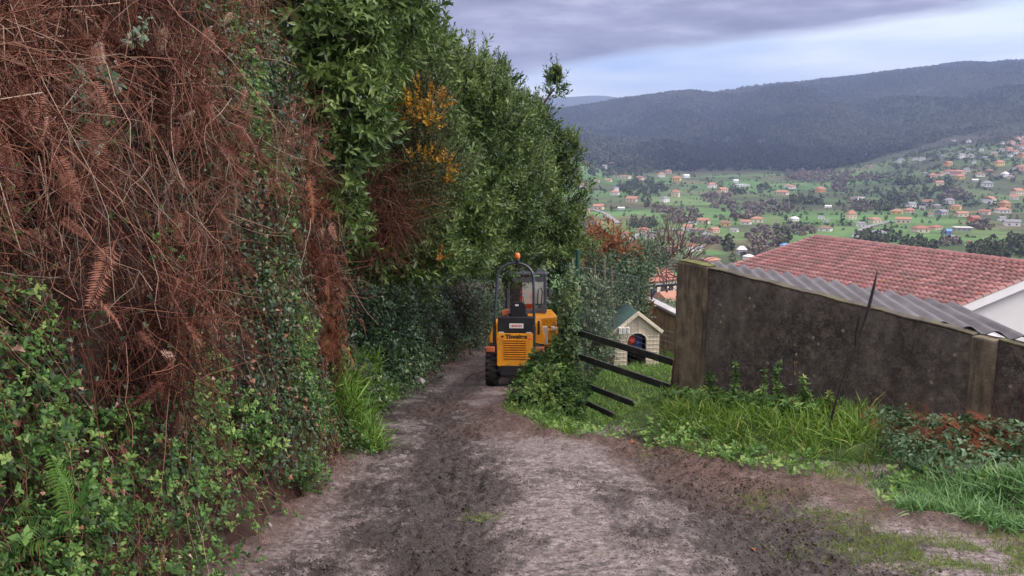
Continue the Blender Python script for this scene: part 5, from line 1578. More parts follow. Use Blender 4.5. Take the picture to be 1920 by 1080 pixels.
MB().tube([(EX(1008), cyb - .03, cz0 + .25), (EX(1009), cyb - .06, cz0 + .62), (EX(1014), cyb - .06, cz0 + .66), (EX(1017), cyb - .04, cz0 + .55), (EX(1015), cyb - .03, cz0 + .2)], .014, 6).build('grab_handle', M['black'], exv)
m1 = MB().prism([(.07 * math.cos(R(a)) + EX(1019), .12 * math.sin(R(a)) + EZ(579)) for a in range(0, 360, 24)], fz(-.22), 0, .04).build('mirror', M['cabgrey'], exv, bevel=.008)
MB().tube([(EX(1019), -.2, EZ(579)), (EX(1022), 0, EZ(570))], .014, 6).build('mirror_arm', M['black'], m1)
m2 = MB().prism([(.05 * math.cos(R(a)) + EX(1033), .11 * math.sin(R(a)) + EZ(549)) for a in range(0, 360, 24)], fz(-.0), 0, .04).build('mirror', M['cabgrey'], exv, bevel=.008)
MB().tube([(EX(1033), .02, EZ(549)), (EX(1024), .1, EZ(540))], .014, 6).build('mirror_arm', M['black'], m2)
bx_ = EX(997)
MB().tube([(bx_ - .1, 1.3, .9), (bx_ - .05, 1.75, 1.9), (bx_, 1.5, EZ(490)), (bx_ + .02, 1.45, EZ(480))], [.12, .12, .11, .09], 4).build('boom', M['redmetal'], exv, bevel=.01)
MB().tube([(bx_ + .02, 1.45, EZ(482)), (bx_ + .06, 2.3, 1.6), (bx_ + .06, 2.5, .9)], [.09, .08, .07], 4).build('dipper_arm', M['redmetal'], exv)
MB().tube([(bx_ + .13, 1.4, 1.5), (bx_ + .13, 1.4, EZ(488))], .035, 8).build('hydraulic_cylinder', M['steel'], exv, smooth=True)
MB().box((EX(984), 1.3, EZ(505)), (.22, .06, .38)).build('work_lamp_plate', M['white'], exv, bevel=.02)
MB().prism([(-.3, 0), (.3, 0), (.36, .12), (.30, .34), (-.30, .30)], lambda p, q, t: (t, 2.4 + p * .8, q + .25), -.25 + bx_, .3 + bx_).build('bucket', M['black'], exv, bevel=.02)
MB().box((0, .95, .3), (1.4, .06, .34)).box((-.4, .8, .3), (.08, .4, .1)).box((.4, .8, .3), (.08, .4, .1)).build('dozer_blade', M['black'], exv, bevel=.01)
# branch lying at the left of the dumper
a = pt(870, 700, 17.5); a[2] = float(gz(a[0], a[1])) + .03
tag(MB().tube([a, a + [.18, .1, .12], a + [.42, .2, .14], a + [.6, .25, .24]], [.012, .011, .009, .006], 6).build('fallen_branch', M['wood'], smooth=True), 'thin bent branch lying on the lane left of the dumper wheel', 'branch')
# ------------------------------------------------------------------ white house with the big tile roof
HL = pt(1530, 444, 40.0)                       # left end of the ridge
hr = np.array([.36, -.933, 0]); hp_ = np.array([-.933, -.36, 0])   # along the ridge (towards the viewer), down the near slope
hsl = .25
RLEN, HWID = 12.2, 5.9
hs = thing('red_roofed_house', 'white house with large pinkish-red tiled roof behind the concrete wall', 'house', (HL[0], HL[1], HL[2] - 4.4))
h0 = np.array(hs.location)
def hpnt(s, w_, side=1, dz=0.0):
    return HL - h0 + hr * s + hp_ * (w_ * side) + np.array([0, 0, -hsl * w_ + dz])
def roof_sheet(side):
    # interlocking tiles: waves across, steps down the slope
    cw_, rh_ = .25, .36
    ncol = int(RLEN / cw_); nrow = int(HWID / rh_)
    ss = np.linspace(0, RLEN, ncol * 8 + 1)
    V, Q, T = [], [], []
    wave = .05 * (np.cos(ss / cw_ * 2 * math.pi) > -.25) * np.clip(np.cos(ss / cw_ * 2 * math.pi) + .25, 0, 1) + .02
    tone = rng.random((nrow + 1, ncol + 1))
    tone = .45 + .75 * (tone - .5)
    hot = rng.random((nrow + 1, ncol + 1)) > .996
    tone = np.where(hot, 1.0, tone)
    tone[nrow - 3:nrow - 1, ncol - 9:ncol - 6] = 1.0
    off = 0
    for r_ in range(nrow):
        w0, w1 = r_ * rh_, (r_ + 1) * rh_ + .03
        for (w_, lift) in ((w0, .0), (w1, .06), (w1, .018)):
            for i, s_ in enumerate(ss):
                V.append(hpnt(s_, w_, side, wave[i] + lift))
                T.append(tone[r_, min(int(s_ / cw_ + .5), ncol)])
        n_ = len(ss)
        for k_ in range(2):
            a = off + k_ * n_
            for i in range(n_ - 1): Q.append((a + i, a + i + 1, a + n_ + i + 1, a + n_ + i))
        off += 3 * n_
    return np_mesh('roof', np.array(V), np.array(Q), mat=M['tiles'], parent=hs, attrs={'tint': np.array(T)})
rf1 = roof_sheet(1)
rf2 = roof_sheet(-1)
mb = MB()
for i in range(int(RLEN / .42) + 1):      # ridge caps
    s0 = i * .42
    prof = [(-.15 + .3 * k_ / 6, .075 * math.sin(math.pi * k_ / 6)) for k_ in range(7)]
    a = [hpnt(s0 - .02, 0, 1, .05) + hp_ * p * 1.08 + np.array([0, 0, q * 1.15]) for p, q in prof]
    c = [hpnt(s0 + .41, 0, 1, .03) + hp_ * p * .9 + np.array([0, 0, q]) for p, q in prof]
    mb.add(a + c, [(k_, k_ + 1, k_ + 8, k_ + 7) for k_ in range(6)] + [tuple(range(6, -1, -1)), tuple(range(7, 14))])
tt = mb.build('ridge', M['tiles'], rf1)
tt.data.attributes.new('tint', 'FLOAT', 'POINT').data.foreach_set('value', np.repeat(rng.uniform(.35, .6, len(tt.data.vertices) // 14 + 1), 14)[:len(tt.data.vertices)].astype(np.float32))
for nm, s_e, sg in (('verge', 0.0, -1), ('verge', RLEN, 1)):
    for side in (1, -1):
        mb = MB()
        for i in range(int(HWID / .36)):
            w0 = i * .36
            prof = [(-.10 + .2 * k_ / 5, .07 * math.sin(math.pi * k_ / 5)) for k_ in range(6)]
            a = [hpnt(s_e, w0, side, .035) + hr * p * .95 + np.array([0, 0, q]) for p, q in prof]
            c = [hpnt(s_e, w0 + .38, side, .06) + hr * p * 1.1 + np.array([0, 0, q * 1.1]) for p, q in prof]
            mb.add(a + c, [(k_, k_ + 1, k_ + 7, k_ + 6) for k_ in range(5)] + [tuple(range(5, -1, -1)), tuple(range(6, 12))])
        o = mb.build('verge_tiles', M['tiles'], rf1 if side == 1 else rf2)
        o.data.attributes.new('tint', 'FLOAT', 'POINT').data.foreach_set('value', np.repeat(rng.uniform(.4, .7, len(o.data.vertices) // 12 + 1), 12)[:len(o.data.vertices)].astype(np.float32))
for s_e in (-.05, RLEN + .05):
    for side in (1, -1):
        mb = MB()
        a = [hpnt(s_e + e, w_, side, z) for w_ in (0, HWID) for e in (-.03, .03) for z in (-.30, .015)]
        mb.add(a, [(0, 1, 3, 2), (4, 6, 7, 5), (0, 4, 5, 1), (2, 3, 7, 6), (1, 5, 7, 3), (0, 2, 6, 4)])
        mb.build('bargeboard', M['fascia'], hs)
mb = MB()
g_in = .55
gl = [(-HWID + .5, -5.2), (HWID - .5, -5.2), (HWID - .5, -hsl * (HWID - .5) - .12), (0, -.12), (-HWID + .5, -hsl * (HWID - .5) - .12)]
mb.prism(gl, lambda p, q, t: tuple(HL - h0 + hr * t + hp_ * p + np.array([0, 0, q])), g_in, RLEN - g_in)
mb.build('wall', M['render_white'], hs)
mb = MB(); a = hpnt(RLEN - g_in + .02, 4.6, 1, -.6)
mb.tube([a, a + [.05, -.1, .1], a + [.12, -.12, .12], a + [.16, -.05, -.05], a + [.1, -.02, -.5]], .012, 5)
mb.build('cable', M['black'], hs)

# ------------------------------------------------------------------ lean-to with corrugated sheets resting on the wall
sd = thing('corrugated_shed', 'lean-to with grey corrugated fibre-cement roof between the wall and tiled house', 'shed', wl(2.2, .3, wall_top(2.2) - 2.3))
s0 = np.array(sd.location)
cd = np.array([.167, .986, 0]); ca = np.array([.986, -.167, 0])
t_a, t_b = .55, 4.62
Pa = np.array(wl(t_a, .185, 0)); Pb = np.array(wl(t_b, .13, 0))
nu = 170
V = []
for j in range(7):
    for i in range(nu + 1):
        f = i / nu
        base = Pa + (Pb - Pa) * f
        acr = np.dot(base - Pa, ca)
        zt = wall_top(t_a + (t_b - t_a) * f) + np.interp(f, [0, .6, .85, 1], [-.04, -.03, .03, .075])
        zf = np.interp(f, [0, .5, 1], [pt(1440, 520, 10.7)[2], pt(1640, 541, 10.0)[2], pt(1823, 569, 9.4)[2]])
        k_ = j / 6
        far_l = 1.9
        p = base + cd * far_l * k_
        z = zt * (1 - k_) + zf * k_ + .028 * math.cos(acr / .177 * 2 * math.pi)
        V.append((p[0], p[1], z))
V = np.array(V) - s0
Vb = V.copy(); Vb[:, 2] -= .008
q = grid_quads(7, nu + 1)
edge_ = []
nr_ = nu + 1
for i in range(nu):
    edge_ += [(i, i + 1, i + 1 + len(V), i + len(V)), (6 * nr_ + i, 6 * nr_ + i + 1, 6 * nr_ + i + 1 + len(V), 6 * nr_ + i + len(V))]
for j in range(6):
    edge_ += [(j * nr_, (j + 1) * nr_, (j + 1) * nr_ + len(V), j * nr_ + len(V)), (j * nr_ + nu, (j + 1) * nr_ + nu, (j + 1) * nr_ + nu + len(V), j * nr_ + nu + len(V))]
np_mesh('corrugated_roof', np.concatenate([V, Vb]), np.concatenate([q, q + len(V), np.array(edge_)]), mat=M['fibre'], parent=sd, smooth=True)
mb = MB()
A_ = Pa + cd * 1.75; B_ = Pb + cd * 1.75
for (p0_, p1_) in ((A_, B_), (np.array(wl(t_b - .12, .24, 0)), B_), (np.array(wl(t_a + .12, .24, 0)), A_)):
    d2 = unit(p1_ - p0_); n2 = np.array([-d2[1], d2[0], 0]) * .05
    zz0, zz1 = wall_top(2) - 2.6 - s0[2], wall_top(4.4) - .12 - s0[2]
    vs = [p0_ + n2 - s0, p1_ + n2 - s0, p1_ - n2 - s0, p0_ - n2 - s0]
    mb.add([(p[0], p[1], z) for z in (zz0, zz1) for p in vs], [(3, 2, 1, 0), (4, 5, 6, 7), (0, 1, 5, 4), (1, 2, 6, 5), (2, 3, 7, 6), (3, 0, 4, 7)])
mb.build('wall', M['render_white'], sd)
# ------------------------------------------------------------------ houses of the valley
def z5(x, y): return 1040 + x / 4.364, 280 + y / 4.364
def z6(x, y): return 1480 + x / 4.32, 230 + y / 4.32
WALLC = {'white': (.74, .73, .71), 'cream': (.66, .56, .42), 'yellow': (.68, .50, .20), 'pink': (.66, .42, .36), 'grey': (.34, .34, .35), 'brown': (.26, .18, .14), 'orange': (.6, .32, .15), 'blue': (.16, .28, .55), 'red': (.5, .16, .1)}
ROOFC = {'orange': (.36, .19, .135), 'red': (.30, .13, .10), 'grey': (.22, .22, .24), 'white': (.68, .68, .68), 'brown': (.23, .135, .10), 'blue': (.15, .28, .58)}
HM = {}
def hmat(kind, c):
    if (kind, c) not in HM:
        col_ = (WALLC if kind == 'wall' else ROOFC)[c]
        HM[(kind, c)] = plain('%s_%s' % (c, 'plaster' if kind == 'wall' else 'roofing'), col_, .85, var=.12, scale=.35, spec=.2)
    return HM[(kind, c)]
# (zoom, x, y, width, height, wall, roof, form) read off the photograph; form g gable, h hip, f flat
CL = {
 "by the lane at valley's left edge": [(5, 230, 295, 70, 38, 'white', 'orange'), (495, 0, 0, 0, 0, '', ''), (5, 360, 465, 92, 55, 'cream', 'orange'), (5, 260, 500, 50, 40, 'cream', 'orange'), (5, 370, 600, 36, 40, 'cream', 'orange'), (5, 500, 322, 50, 40, 'white', 'grey'), (5, 492, 352, 82, 42, 'white', 'orange'), (5, 635, 402, 105, 55, 'cream', 'orange'), (5, 900, 405, 74, 55, 'white', 'grey'), (5, 990, 355, 72, 70, 'cream', 'orange')],
 'in the top meadow row below the knoll': [(5, 345, 257, 52, 24, 'cream', 'orange'), (5, 440, 250, 62, 28, 'cream', 'orange'), (5, 570, 222, 120, 34, 'cream', 'orange'), (5, 692, 232, 80, 36, 'pink', 'brown'), (5, 872, 205, 66, 46, 'white', 'orange'), (5, 930, 180, 56, 40, 'pink', 'orange'), (5, 1000, 235, 78, 46, 'yellow', 'orange'), (5, 1075, 217, 60, 34, 'white', 'white')],
 'on the mid-valley meadows': [(5, 1285, 290, 80, 52, 'white', 'orange'), (5, 1370, 330, 88, 52, 'cream', 'orange'), (5, 1482, 258, 46, 30, 'white', 'white'), (5, 1520, 292, 134, 24, 'white', 'white'), (5, 1865, 350, 104, 42, 'cream', 'orange'), (5, 1905, 295, 54, 28, 'white', 'orange'), (6, 250, 537, 82, 52, 'orange', 'orange'), (6, 20, 518, 62, 36, 'white', 'orange'), (6, 550, 606, 132, 28, 'white', 'brown'), (6, 312, 680, 58, 18, 'white', 'white'), (5, 545, 485, 60, 18, 'white', 'white')],
 'in the mid-valley hamlet': [(5, 1220, 580, 104, 52, 'cream', 'orange'), (5, 1085, 635, 82, 62, 'white', 'orange'), (5, 1120, 600, 74, 36, 'white', 'grey'), (5, 1300, 655, 92, 50, 'pink', 'orange'), (5, 1170, 655, 120, 38, 'grey', 'brown'), (5, 1240, 698, 104, 56, 'grey', 'grey'), (5, 1395, 600, 108, 52, 'yellow', 'brown'), (5, 1565, 590, 92, 46, 'white', 'orange'), (5, 1655, 570, 104, 56, 'cream', 'orange'), (5, 1470, 662, 74, 28, 'white', 'grey'), (5, 1025, 690, 60, 46, 'grey', 'brown')],
 'low beyond the orange-leaved tree': [(5, 575, 693, 74, 54, 'white', 'red'), (5, 725, 655, 112, 50, 'cream', 'red'), (5, 785, 710, 92, 54, 'white', 'grey'), (5, 1120, 793, 84, 78, 'white', 'red'), (5, 1175, 815, 60, 32, 'white', 'grey'), (5, 1530, 820, 74, 88, 'grey', 'white'), (5, 978, 800, 82, 62, 'brown', 'brown'), (5, 725, 795, 112, 32, 'white', 'brown'), (5, 1885, 785, 84, 50, 'white', 'blue'), (5, 1255, 905, 180, 56, 'orange', 'orange'), (5, 1585, 885, 40, 36, 'white', 'white')],
 'on the slope above the left knoll': [(5, 408, 140, 46, 34, 'white', 'grey'), (5, 465, 117, 48, 30, 'white', 'brown'), (5, 430, 75, 36, 22, 'white', 'grey')],
 'just above the tile roof ridge': [(6, 500, 740, 78, 84, 'cream', 'orange'), (6, 580, 818, 84, 46, 'white', 'grey'), (6, 690, 785, 94, 52, 'cream', 'orange'), (6, 720, 888, 132, 50, 'white', 'grey'), (6, 40, 775, 72, 42, 'white', 'white'), (6, 255, 768, 62, 22, 'white', 'grey'), (6, 290, 855, 120, 46, 'white', 'brown'), (6, 300, 795, 40, 26, 'white', 'grey')],
 'by the barns right of the ridge': [(6, 1060, 855, 132, 62, 'cream', 'red'), (6, 1180, 845, 120, 40, 'cream', 'red'), (6, 1275, 880, 74, 52, 'blue', 'blue'), (6, 1400, 856, 150, 34, 'grey', 'white'), (6, 1310, 925, 92, 46, 'white', 'grey'), (6, 1455, 970, 70, 50, 'cream', 'red'), (6, 1800, 805, 132, 60, 'white', 'grey'), (6, 1720, 772, 62, 46, 'white', 'grey')],
 'in the large village right of centre': [(6, 985, 660, 78, 52, 'white', 'grey'), (6, 870, 718, 100, 44, 'yellow', 'orange'), (6, 970, 705, 84, 44, 'pink', 'orange'), (6, 920, 785, 132, 56, 'cream', 'orange'), (6, 1115, 642, 92, 56, 'grey', 'brown'), (6, 1230, 720, 112, 52, 'grey', 'grey'), (6, 1295, 630, 82, 52, 'white', 'grey'), (6, 1350, 680, 82, 48, 'yellow', 'orange'), (6, 1390, 735, 112, 46, 'cream', 'orange'), (6, 1490, 770, 92, 52, 'red', 'red'), (6, 1580, 720, 92, 46, 'cream', 'red'), (6, 1615, 620, 112, 62, 'white', 'orange'), (6, 1740, 652, 86, 62, 'orange', 'orange'), (6, 1725, 705, 112, 52, 'white', 'orange'), (6, 1075, 685, 50, 34, 'white', 'grey'), (6, 1190, 672, 60, 34, 'grey', 'grey'), (6, 1145, 740, 50, 34, 'white', 'brown')],
 'on the upper fields at right': [(6, 1840, 555, 92, 66, 'cream', 'orange'), (6, 1820, 600, 70, 40, 'white', 'orange'), (6, 1600, 490, 88, 52, 'white', 'grey'), (6, 1210, 485, 74, 42, 'cream', 'orange'), (6, 1160, 425, 62, 42, 'pink', 'orange'), (6, 1225, 412, 62, 36, 'cream', 'brown'), (6, 1365, 402, 122, 48, 'pink', 'orange'), (6, 1382, 437, 72, 42, 'yellow', 'orange'), (6, 1293, 396, 64, 36, 'white', 'red'), (6, 1437, 376, 54, 36, 'white', 'grey'), (6, 1540, 415, 74, 38, 'white', 'brown'), (6, 1620, 390, 72, 32, 'brown', 'brown'), (6, 1745, 415, 62, 46, 'white', 'white'), (6, 1790, 440, 58, 32, 'cream', 'grey'), (6, 1700, 325, 82, 52, 'yellow', 'orange'), (6, 1495, 318, 28, 48, 'white', 'grey'), (6, 1285, 328, 62, 42, 'orange', 'orange'), (6, 1505, 465, 50, 20, 'white', 'white'), (6, 965, 430, 26, 20, 'white', 'grey'), (6, 1100, 412, 44, 30, 'grey', 'grey')],
 'in the village climbing the right hill': [(6, 1780, 212, 52, 42, 'pink', 'orange'), (6, 1832, 236, 54, 40, 'white', 'orange'), (6, 1882, 258, 78, 42, 'orange', 'orange'), (6, 1788, 262, 42, 32, 'white', 'grey'), (6, 1845, 190, 52, 40, 'grey', 'brown'), (6, 1795, 157, 58, 40, 'pink', 'brown'), (6, 1850, 126, 52, 36, 'white', 'orange'), (6, 1896, 150, 46, 40, 'pink', 'orange'), (6, 1890, 190, 56, 38, 'white', 'red'), (6, 1722, 162, 38, 26, 'white', 'grey'), (6, 1655, 250, 54, 42, 'yellow', 'grey'), (6, 1722, 218, 40, 30, 'white', 'grey'), (6, 1882, 362, 84, 52, 'pink', 'orange'), (6, 1838, 368, 50, 32, 'white', 'orange'), (6, 1900, 120, 40, 32, 'white', 'orange'), (6, 1885, 220, 40, 30, 'white', 'grey'), (6, 1580, 285, 42, 26, 'grey', 'grey')],
 'at the foot of the wooded mountain': [(6, 635, 265, 42, 30, 'white', 'grey'), (6, 250, 349, 42, 22, 'white', 'brown'), (6, 905, 302, 58, 40, 'white', 'grey'), (6, 1075, 292, 48, 28, 'white', 'grey'), (6, 1020, 292, 38, 22, 'white', 'grey'), (6, 655, 355, 54, 28, 'grey', 'brown'), (6, 525, 305, 38, 24, 'grey', 'grey'), (6, 1240, 270, 44, 24, 'grey', 'grey'), (6, 1390, 265, 64, 42, 'white', 'grey'), (6, 1466, 265, 54, 38, 'white', 'grey'), (6, 1330, 145, 38, 22, 'white', 'grey'), (6, 1452, 146, 44, 32, 'white', 'grey'), (6, 1557, 216, 38, 28, 'white', 'grey'), (6, 1450, 215, 40, 22, 'grey', 'grey'), (6, 870, 322, 34, 24, 'grey', 'grey')],
}
ORD = ['', 'second', 'third', 'fourth', 'fifth', 'sixth', 'seventh', 'eighth', 'ninth', 'tenth']
HOUSE_AT = []
unit_cache = {}
def unit_mesh(kind):
    """shared unit meshes for the far houses"""
    if kind in unit_cache: return unit_cache[kind]
    mb = MB()
    if kind == 'wall':
        mb.add([(-.5, -.5, -.35), (.5, -.5, -.35), (.5, .5, -.35), (-.5, .5, -.35), (-.5, -.5, 1), (.5, -.5, 1), (.5, .5, 1), (-.5, .5, 1)], [(3, 2, 1, 0), (4, 5, 6, 7), (0, 1, 5, 4), (1, 2, 6, 5), (2, 3, 7, 6), (3, 0, 4, 7)])
    elif kind == 'gable':
        mb.prism([(-.57, -.04), (.57, -.04), (.57, .05), (0, 1), (-.57, .05)], lambda p, q, t: (t, p, q), -.56, .56)
    elif kind == 'hip':
        mb.add([(-.57, -.57, -.04), (.57, -.57, -.04), (.57, .57, -.04), (-.57, .57, -.04), (-.57, -.57, .05), (.57, -.57, .05), (.57, .57, .05), (-.57, .57, .05), (-.22, 0, 1), (.22, 0, 1)],
               [(3, 2, 1, 0), (0, 1, 5, 4), (1, 2, 6, 5), (2, 3, 7, 6), (3, 0, 4, 7), (4, 5, 9, 8), (5, 6, 9), (6, 7, 8, 9), (7, 4, 8)])
    elif kind == 'window':
        mb.box((0, 0, 0), (1, 1, 1))
    elif kind == 'chimney':
        mb.box((0, 0, 0), (1, 1, 1))
    import bmesh as _b
    me = bpy.data.meshes.new('unit_' + kind); me.from_pydata(mb.v, [], mb.f); me.update()
    bm = _b.new(); bm.from_mesh(me); _b.ops.recalc_face_normals(bm, faces=bm.faces); bm.to_mesh(me); bm.free()
    unit_cache[kind] = me
    return me
matmesh = {}
def part(name, kind, mat, parent, loc, scale):
    key = (kind, mat.name)
    if key not in matmesh:
        me = unit_mesh(kind).copy(); me.materials.append(mat); matmesh[key] = me
    o = bpy.data.objects.new(name, matmesh[key]); COL.objects.link(o)
    o.parent = parent; o.location = loc; o.scale = scale
    return o
def far_house(label, q, Wm, Hm, wall, roof, group, rz, form):
    t = thing('house', label, 'house', q, (0, 0, rz), group)
    Dm = Wm * random.uniform(.62, .85)
    if form == 'flat':
        part('wall', 'wall', hmat('wall', wall), t, (0, 0, 0), (Wm, Dm, Hm * .88))
        part('roof', 'hip', hmat('roof', roof), t, (0, 0, Hm * .884), (Wm, Dm, Hm * .12))
    else:
        hw = Hm * random.uniform(.56, .66)
        part('wall', 'wall', hmat('wall', wall), t, (0, 0, 0), (Wm, Dm, hw))
        r_ = part('roof', form, hmat('roof', roof), t, (0, 0, hw + .02 + Hm * .02), (Wm, Dm, (Hm - hw)))
    nw = 3 if Wm > 11 else 2
    rows = 2 if Hm > 6.5 else 1
    hw_ = Hm * .5
    for r in range(rows):
        for i in range(nw):
            part('window', 'window', M['window'], t, ((i - (nw - 1) / 2) * Wm / nw * .95, -Dm / 2 - .03, hw_ * ((r + .55) / rows) * .95), (.11 * Wm, .1, min(1.4, hw_ / rows * .5)))
random.seed(5)
for phrase, lst in CL.items():
    rows_ = []
    for it in lst:
        if it[0] not in (5, 6): continue
        zf_ = z5 if it[0] == 5 else z6
        px, py = zf_(it[1], it[2] + it[4] / 2); k_ = 4.364 if it[0] == 5 else 4.32
        rows_.append((px, py, it[3] / k_, it[4] / k_, it[5], it[6]))
    rows_.sort(key=lambda r: r[0])
    cnt, tot = {}, {}
    for r in rows_: tot[(r[4], r[5])] = tot.get((r[4], r[5]), 0) + 1
    for (px, py, wpx, hpx, wc, rc) in rows_:
        q = hit_ground(px, py, 190)
        mpp = q[1] / FPX
        Wm, Hm = max(4.5, wpx * mpp * .82), max(2.8, hpx * mpp * .85)
        kk = (wc, rc); cnt[kk] = cnt.get(kk, 0) + 1
        flat = Hm < .30 * Wm
        base_ = 'low %s shed' % wc if flat and Wm > 14 else '%s%s house' % ('tall ' if Hm > .85 * Wm else '', wc)
        if tot[kk] == 1: lab = '%s with %s roof %s' % (base_, rc, phrase)
        else:
            i = cnt[kk]
            o_ = 'leftmost' if i == 1 else '%s from left' % ORD[i - 1]
            lab = '%s, %s roof, %s, %s' % (base_, rc, phrase, o_.replace(' from left', ' such from left'))
        if len(lab.split()) > 16: lab = lab.replace(' such from left', ' from left')
        q[2] -= .1
        far_house(lab, q, Wm, Hm, wc, rc, 'houses ' + phrase, random.uniform(-.8, .8), 'flat' if flat else random.choice(['gable', 'hip', 'hip', 'gable']))
        HOUSE_AT.append((q[0], q[1], Wm))
HOUSE_AT = np.array(HOUSE_AT)
# the three near roofs seen over the garden wall
def near_house(label, px, py, Y, W_, D_, H_, rz, wall, roof):
    q = pt(px, py, Y); b_ = q.copy(); b_[2] = min(float(terrain(q[0], q[1])), q[2] - H_ * .5)
    Hh = q[2] - b_[2]
    t = thing('house', label, 'house', b_, (0, 0, rz), 'orange-roofed houses below the garden wall')
    part('wall', 'wall', hmat('wall', wall), t, (0, 0, 0), (W_, D_, Hh - H_))
    part('roof', 'gable', hmat('roof', roof), t, (0, 0, Hh - H_ + .05), (W_, D_, H_))
    for i in range(3): part('window', 'window', M['window'], t, ((i - 1) * W_ * .3, -D_ / 2 - .03, (Hh - H_) * .55), (1.2, .1, 1.3))
    part('chimney', 'chimney', hmat('wall', wall), t, (W_ * .2, 0, Hh - H_ * .1), (.7, .7, 1.6))
near_house('house with red-orange roof seen above the dark blue steel rail', 1222, 506, 170, 8.0, 7, 1.9, .6, 'cream', 'red')
near_house('house with orange roof just above the garden wall coping, nearest of the two', 1262, 545, 120, 5.0, 6, 1.6, .5, 'white', 'orange')

# ------------------------------------------------------------------ far trees
def ftree(seed, n=46, tall=1.0):
    r = np.random.default_rng(seed)
    V, Q = [], []
    for i in range(n):
        d = r.normal(size=3); d /= np.linalg.norm(d)
        c = d * np.array([.5, .5, .5 * tall]) * r.uniform(.55, 1) + [0, 0, .5 * tall]
        a = r.normal(size=3); a /= np.linalg.norm(a); b_ = np.cross(d + .6 * r.normal(size=3), a); b_ /= np.linalg.norm(b_)
        s_ = r.uniform(.13, .24)
        V.append(np.array([c + a * s_, c + b_ * s_, c - a * s_, c - b_ * s_, c])); Q.append(np.array([[0, 1, 2, 3]]) + 5 * i)
    return np.concatenate(V), np.concatenate(Q)
FT = [ftree(i) for i in range(5)]
FTALL = [ftree(10 + i, 40, 1.7) for i in range(4)]
FSM = [ftree(20 + i, 16) for i in range(5)]
def free(x, y):
    k = np.ones(len(x), bool)
    for hx_, hy_, w_ in HOUSE_AT: k &= ~((np.abs(x - hx_) < w_ * .8 + 1) & (y < hy_ + w_ * .7) & (y > hy_ - w_ * 1.6 - 6))
    return k
def plant(name, mat, x, y, S, label, tm=FT, tint0=.5, cat='wood', kf=True):
    if kf:
        k = free(x, y); x, y, S = x[k], y[k], S[k]
    n = len(x)
    P = np.column_stack([x, y, terrain(x, y) - .12 * S])
    t = np.clip(tint0 + .28 * fbm(x / 30, y / 30, seed=95) + (1.3 * fbm(x / 230, y / 380, seed=102, octv=4) if cat == 'forest' else 0) + (.09 if cat == 'forest' else .18) * rng.normal(size=n), 0, 1)  # broad forest tint stands in for light and shade on the gullies
    return emit(name, mat, [scatter(tm, P, np.tile([0, 0, 1.0], (n, 1)), S, tint=t, jit=.06 if cat == 'forest' else .14)], label, cat)
def wood(z, x, y, w_, h_, n):
    zf_ = z5 if z == 5 else z6
    cxp, cyp = zf_(x, y); rx, ry = w_ / 4.34 / 2, h_ / 4.34 / 2
    X, Y = [], []
    for i in range(n):
        a = rng.uniform(0, 2 * math.pi); r = math.sqrt(rng.random())
        q = hit_ground(cxp + rx * r * math.cos(a), cyp + ry * r * math.sin(a) + 4, 190, 2600)
        X.append(q[0]); Y.append(q[1])
    return np.array(X), np.array(Y)
DARK = [(5, 530, 160, 460, 90, 150), (5, 720, 310, 330, 90, 110), (5, 710, 612, 210, 40, 45), (5, 1860, 710, 110, 110, 40), (5, 740, 420, 60, 60, 14), (5, 1510, 335, 130, 40, 22), (5, 1710, 320, 80, 60, 16),
        (6, 130, 632, 250, 30, 45), (6, 700, 925, 300, 80, 60), (6, 1700, 1035, 420, 80, 90), (6, 1050, 990, 240, 60, 45), (6, 960, 475, 170, 30, 32), (6, 900, 600, 230, 50, 45), (6, 1200, 545, 200, 40, 36), (6, 1850, 985, 160, 90, 34), (6, 760, 690, 150, 40, 28), (5, 1420, 800, 90, 30, 14)]
BARE = [(5, 1040, 535, 250, 90, 70), (5, 1330, 385, 190, 80, 52), (5, 1750, 460, 330, 70, 80), (5, 1740, 700, 270, 130, 80), (5, 860, 485, 130, 50, 22), (5, 1560, 530, 190, 50, 40), (5, 1400, 450, 160, 70, 30), (5, 1660, 860, 220, 90, 45), (5, 250, 640, 260, 90, 50), (5, 880, 830, 150, 90, 30), (5, 1220, 750, 200, 40, 22),
        (6, 400, 425, 720, 60, 160), (6, 410, 500, 110, 100, 34), (6, 580, 660, 180, 90, 38), (6, 1350, 575, 210, 60, 45), (6, 1560, 830, 120, 70, 22), (6, 1300, 960, 180, 50, 22), (6, 150, 400, 300, 70, 60), (6, 100, 860, 180, 60, 30)]
WLAB = {}
for lst, mat, tm, nm, k0 in ((DARK, M['far_tree'], FT + FTALL, 'evergreen_wood', 'dark evergreen wood'), (BARE, M['far_bare'], FT, 'bare_wood', 'brown leafless wood')):
    gx = [wood(w_[0], w_[1], w_[2], w_[3] * 1.25, w_[4] * 1.3, int(w_[5] * .85)) for w_ in lst]
    X = np.concatenate([g_[0] for g_ in gx]); Y = np.concatenate([g_[1] for g_ in gx])
    plant(nm, mat, X, Y, rng.uniform(3.5, 8.5, len(X)) * np.interp(Y, [300, 900, 1600], [.55, .8, 1.1]), k0 + ' in clumps over the valley floor', tm)
# hedgerows follow the plot borders
n = 52000
u_ = rng.uniform(.02, .70, n); y = np.sqrt(rng.uniform(230 ** 2, 1500 ** 2, n)); x = u_ * y
fi_, fe_ = field_at(x, y)
k = (fe_ < 3.4) & (fbm(x / 70, y / 70, seed=97) > -.22) & (rng.random(n) < .5)
plant('hedgerow', M['far_tree'], x[k], y[k], rng.uniform(1.6, 4.0, k.sum()), 'dark hedgerows between the fields of the valley', FSM, .4, 'hedge')
k = (rng.random(n) < .006) & (fe_ > 4)
plant('scattered_trees', M['far_tree'], x[k], y[k], rng.uniform(2, 4.8, k.sum()), 'single small trees scattered over the valley fields', FSM + FTALL, .5, 'trees')
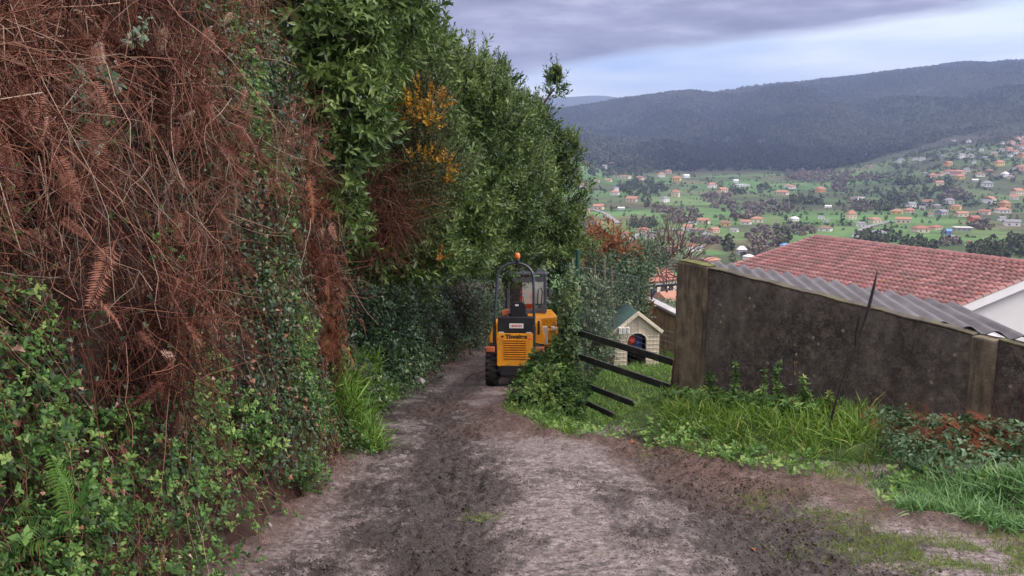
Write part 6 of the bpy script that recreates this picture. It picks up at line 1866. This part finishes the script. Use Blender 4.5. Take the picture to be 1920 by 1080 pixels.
# gardens and trees among the villages on the right
n = 6500
u_ = rng.uniform(.36, .70, n); y = np.sqrt(rng.uniform(880 ** 2, 1750 ** 2, n)); x = u_ * y
k = (fbm(x / 60, y / 80, seed=98) > -.05) & (rng.random(n) < sstep(.36, .5, u_) * .4)
plant('village_trees', M['far_tree'], x[k], y[k], rng.uniform(3, 7.5, k.sum()), 'garden trees among the houses on the right-hand slope', FSM, .45, 'trees')
# rough land at the foot of the mountain, and the forest on it
n = 60000
u_ = rng.uniform(-.02, .72, n); y = np.sqrt(rng.uniform(1400 ** 2, 3450 ** 2, n)); x = u_ * y
edge_n = fbm(x / 140, y / 90, seed=41)
k = (y + 60 * edge_n > 1540 + 230 * sstep(.42, .6, u_)) & (rng.random(n) < .30 + .70 * sstep(-.3, .15, fbm(x / 120, y / 160, seed=101)))
plant('forest', M['canopy'], x[k], y[k], rng.uniform(8, 16, k.sum()), 'unbroken dark forest covering the mountain', FSM, .42, 'forest')
# lanes across the valley
def lane_strip(name, label, pts_px, w_):
    P = [hit_ground(px, py, 190) for px, py in pts_px]
    V, Q = [], []
    fine = []
    for a, c in zip(P[:-1], P[1:]):
        for k_ in range(8): fine.append(a[:2] + (c[:2] - a[:2]) * k_ / 8)
    fine.append(P[-1][:2]); fine = np.array(fine)
    for i, p in enumerate(fine):
        d_ = fine[min(i + 1, len(fine) - 1)] - fine[max(i - 1, 0)]; d_ = d_ / max(np.linalg.norm(d_), 1e-6)
        n_ = np.array([-d_[1], d_[0]])
        for s_ in (-1, 1):
            e = p + n_ * s_ * w_ / 2
            V.append((e[0], e[1], float(terrain(e[0], e[1])) + .5))
        if i: Q.append((2 * i - 2, 2 * i - 1, 2 * i + 1, 2 * i))
    tag(np_mesh(name, np.array(V), np.array(Q), mat=M['road']), label, 'road', kind='structure')
M['road'] = plain('far_asphalt', (.20, .20, .215), .9, var=.15, scale=.2)
lane_strip('valley_road', 'grey road running up past the hamlet at the left of the valley', [z5(x_, y_) for x_, y_ in [(640, 790), (640, 720), (720, 690), (860, 670), (1060, 650)]], 6)
lane_strip('valley_lane', 'grey lane bending between the meadows at the far left', [z5(x_, y_) for x_, y_ in [(520, 610), (470, 570), (420, 530), (330, 500), (230, 480)]], 5)
lane_strip('hill_lane', 'lane winding up between houses above the big tile roof', [z6(x_, y_) for x_, y_ in [(530, 935), (560, 880), (640, 845), (760, 815), (840, 800)]], 5)
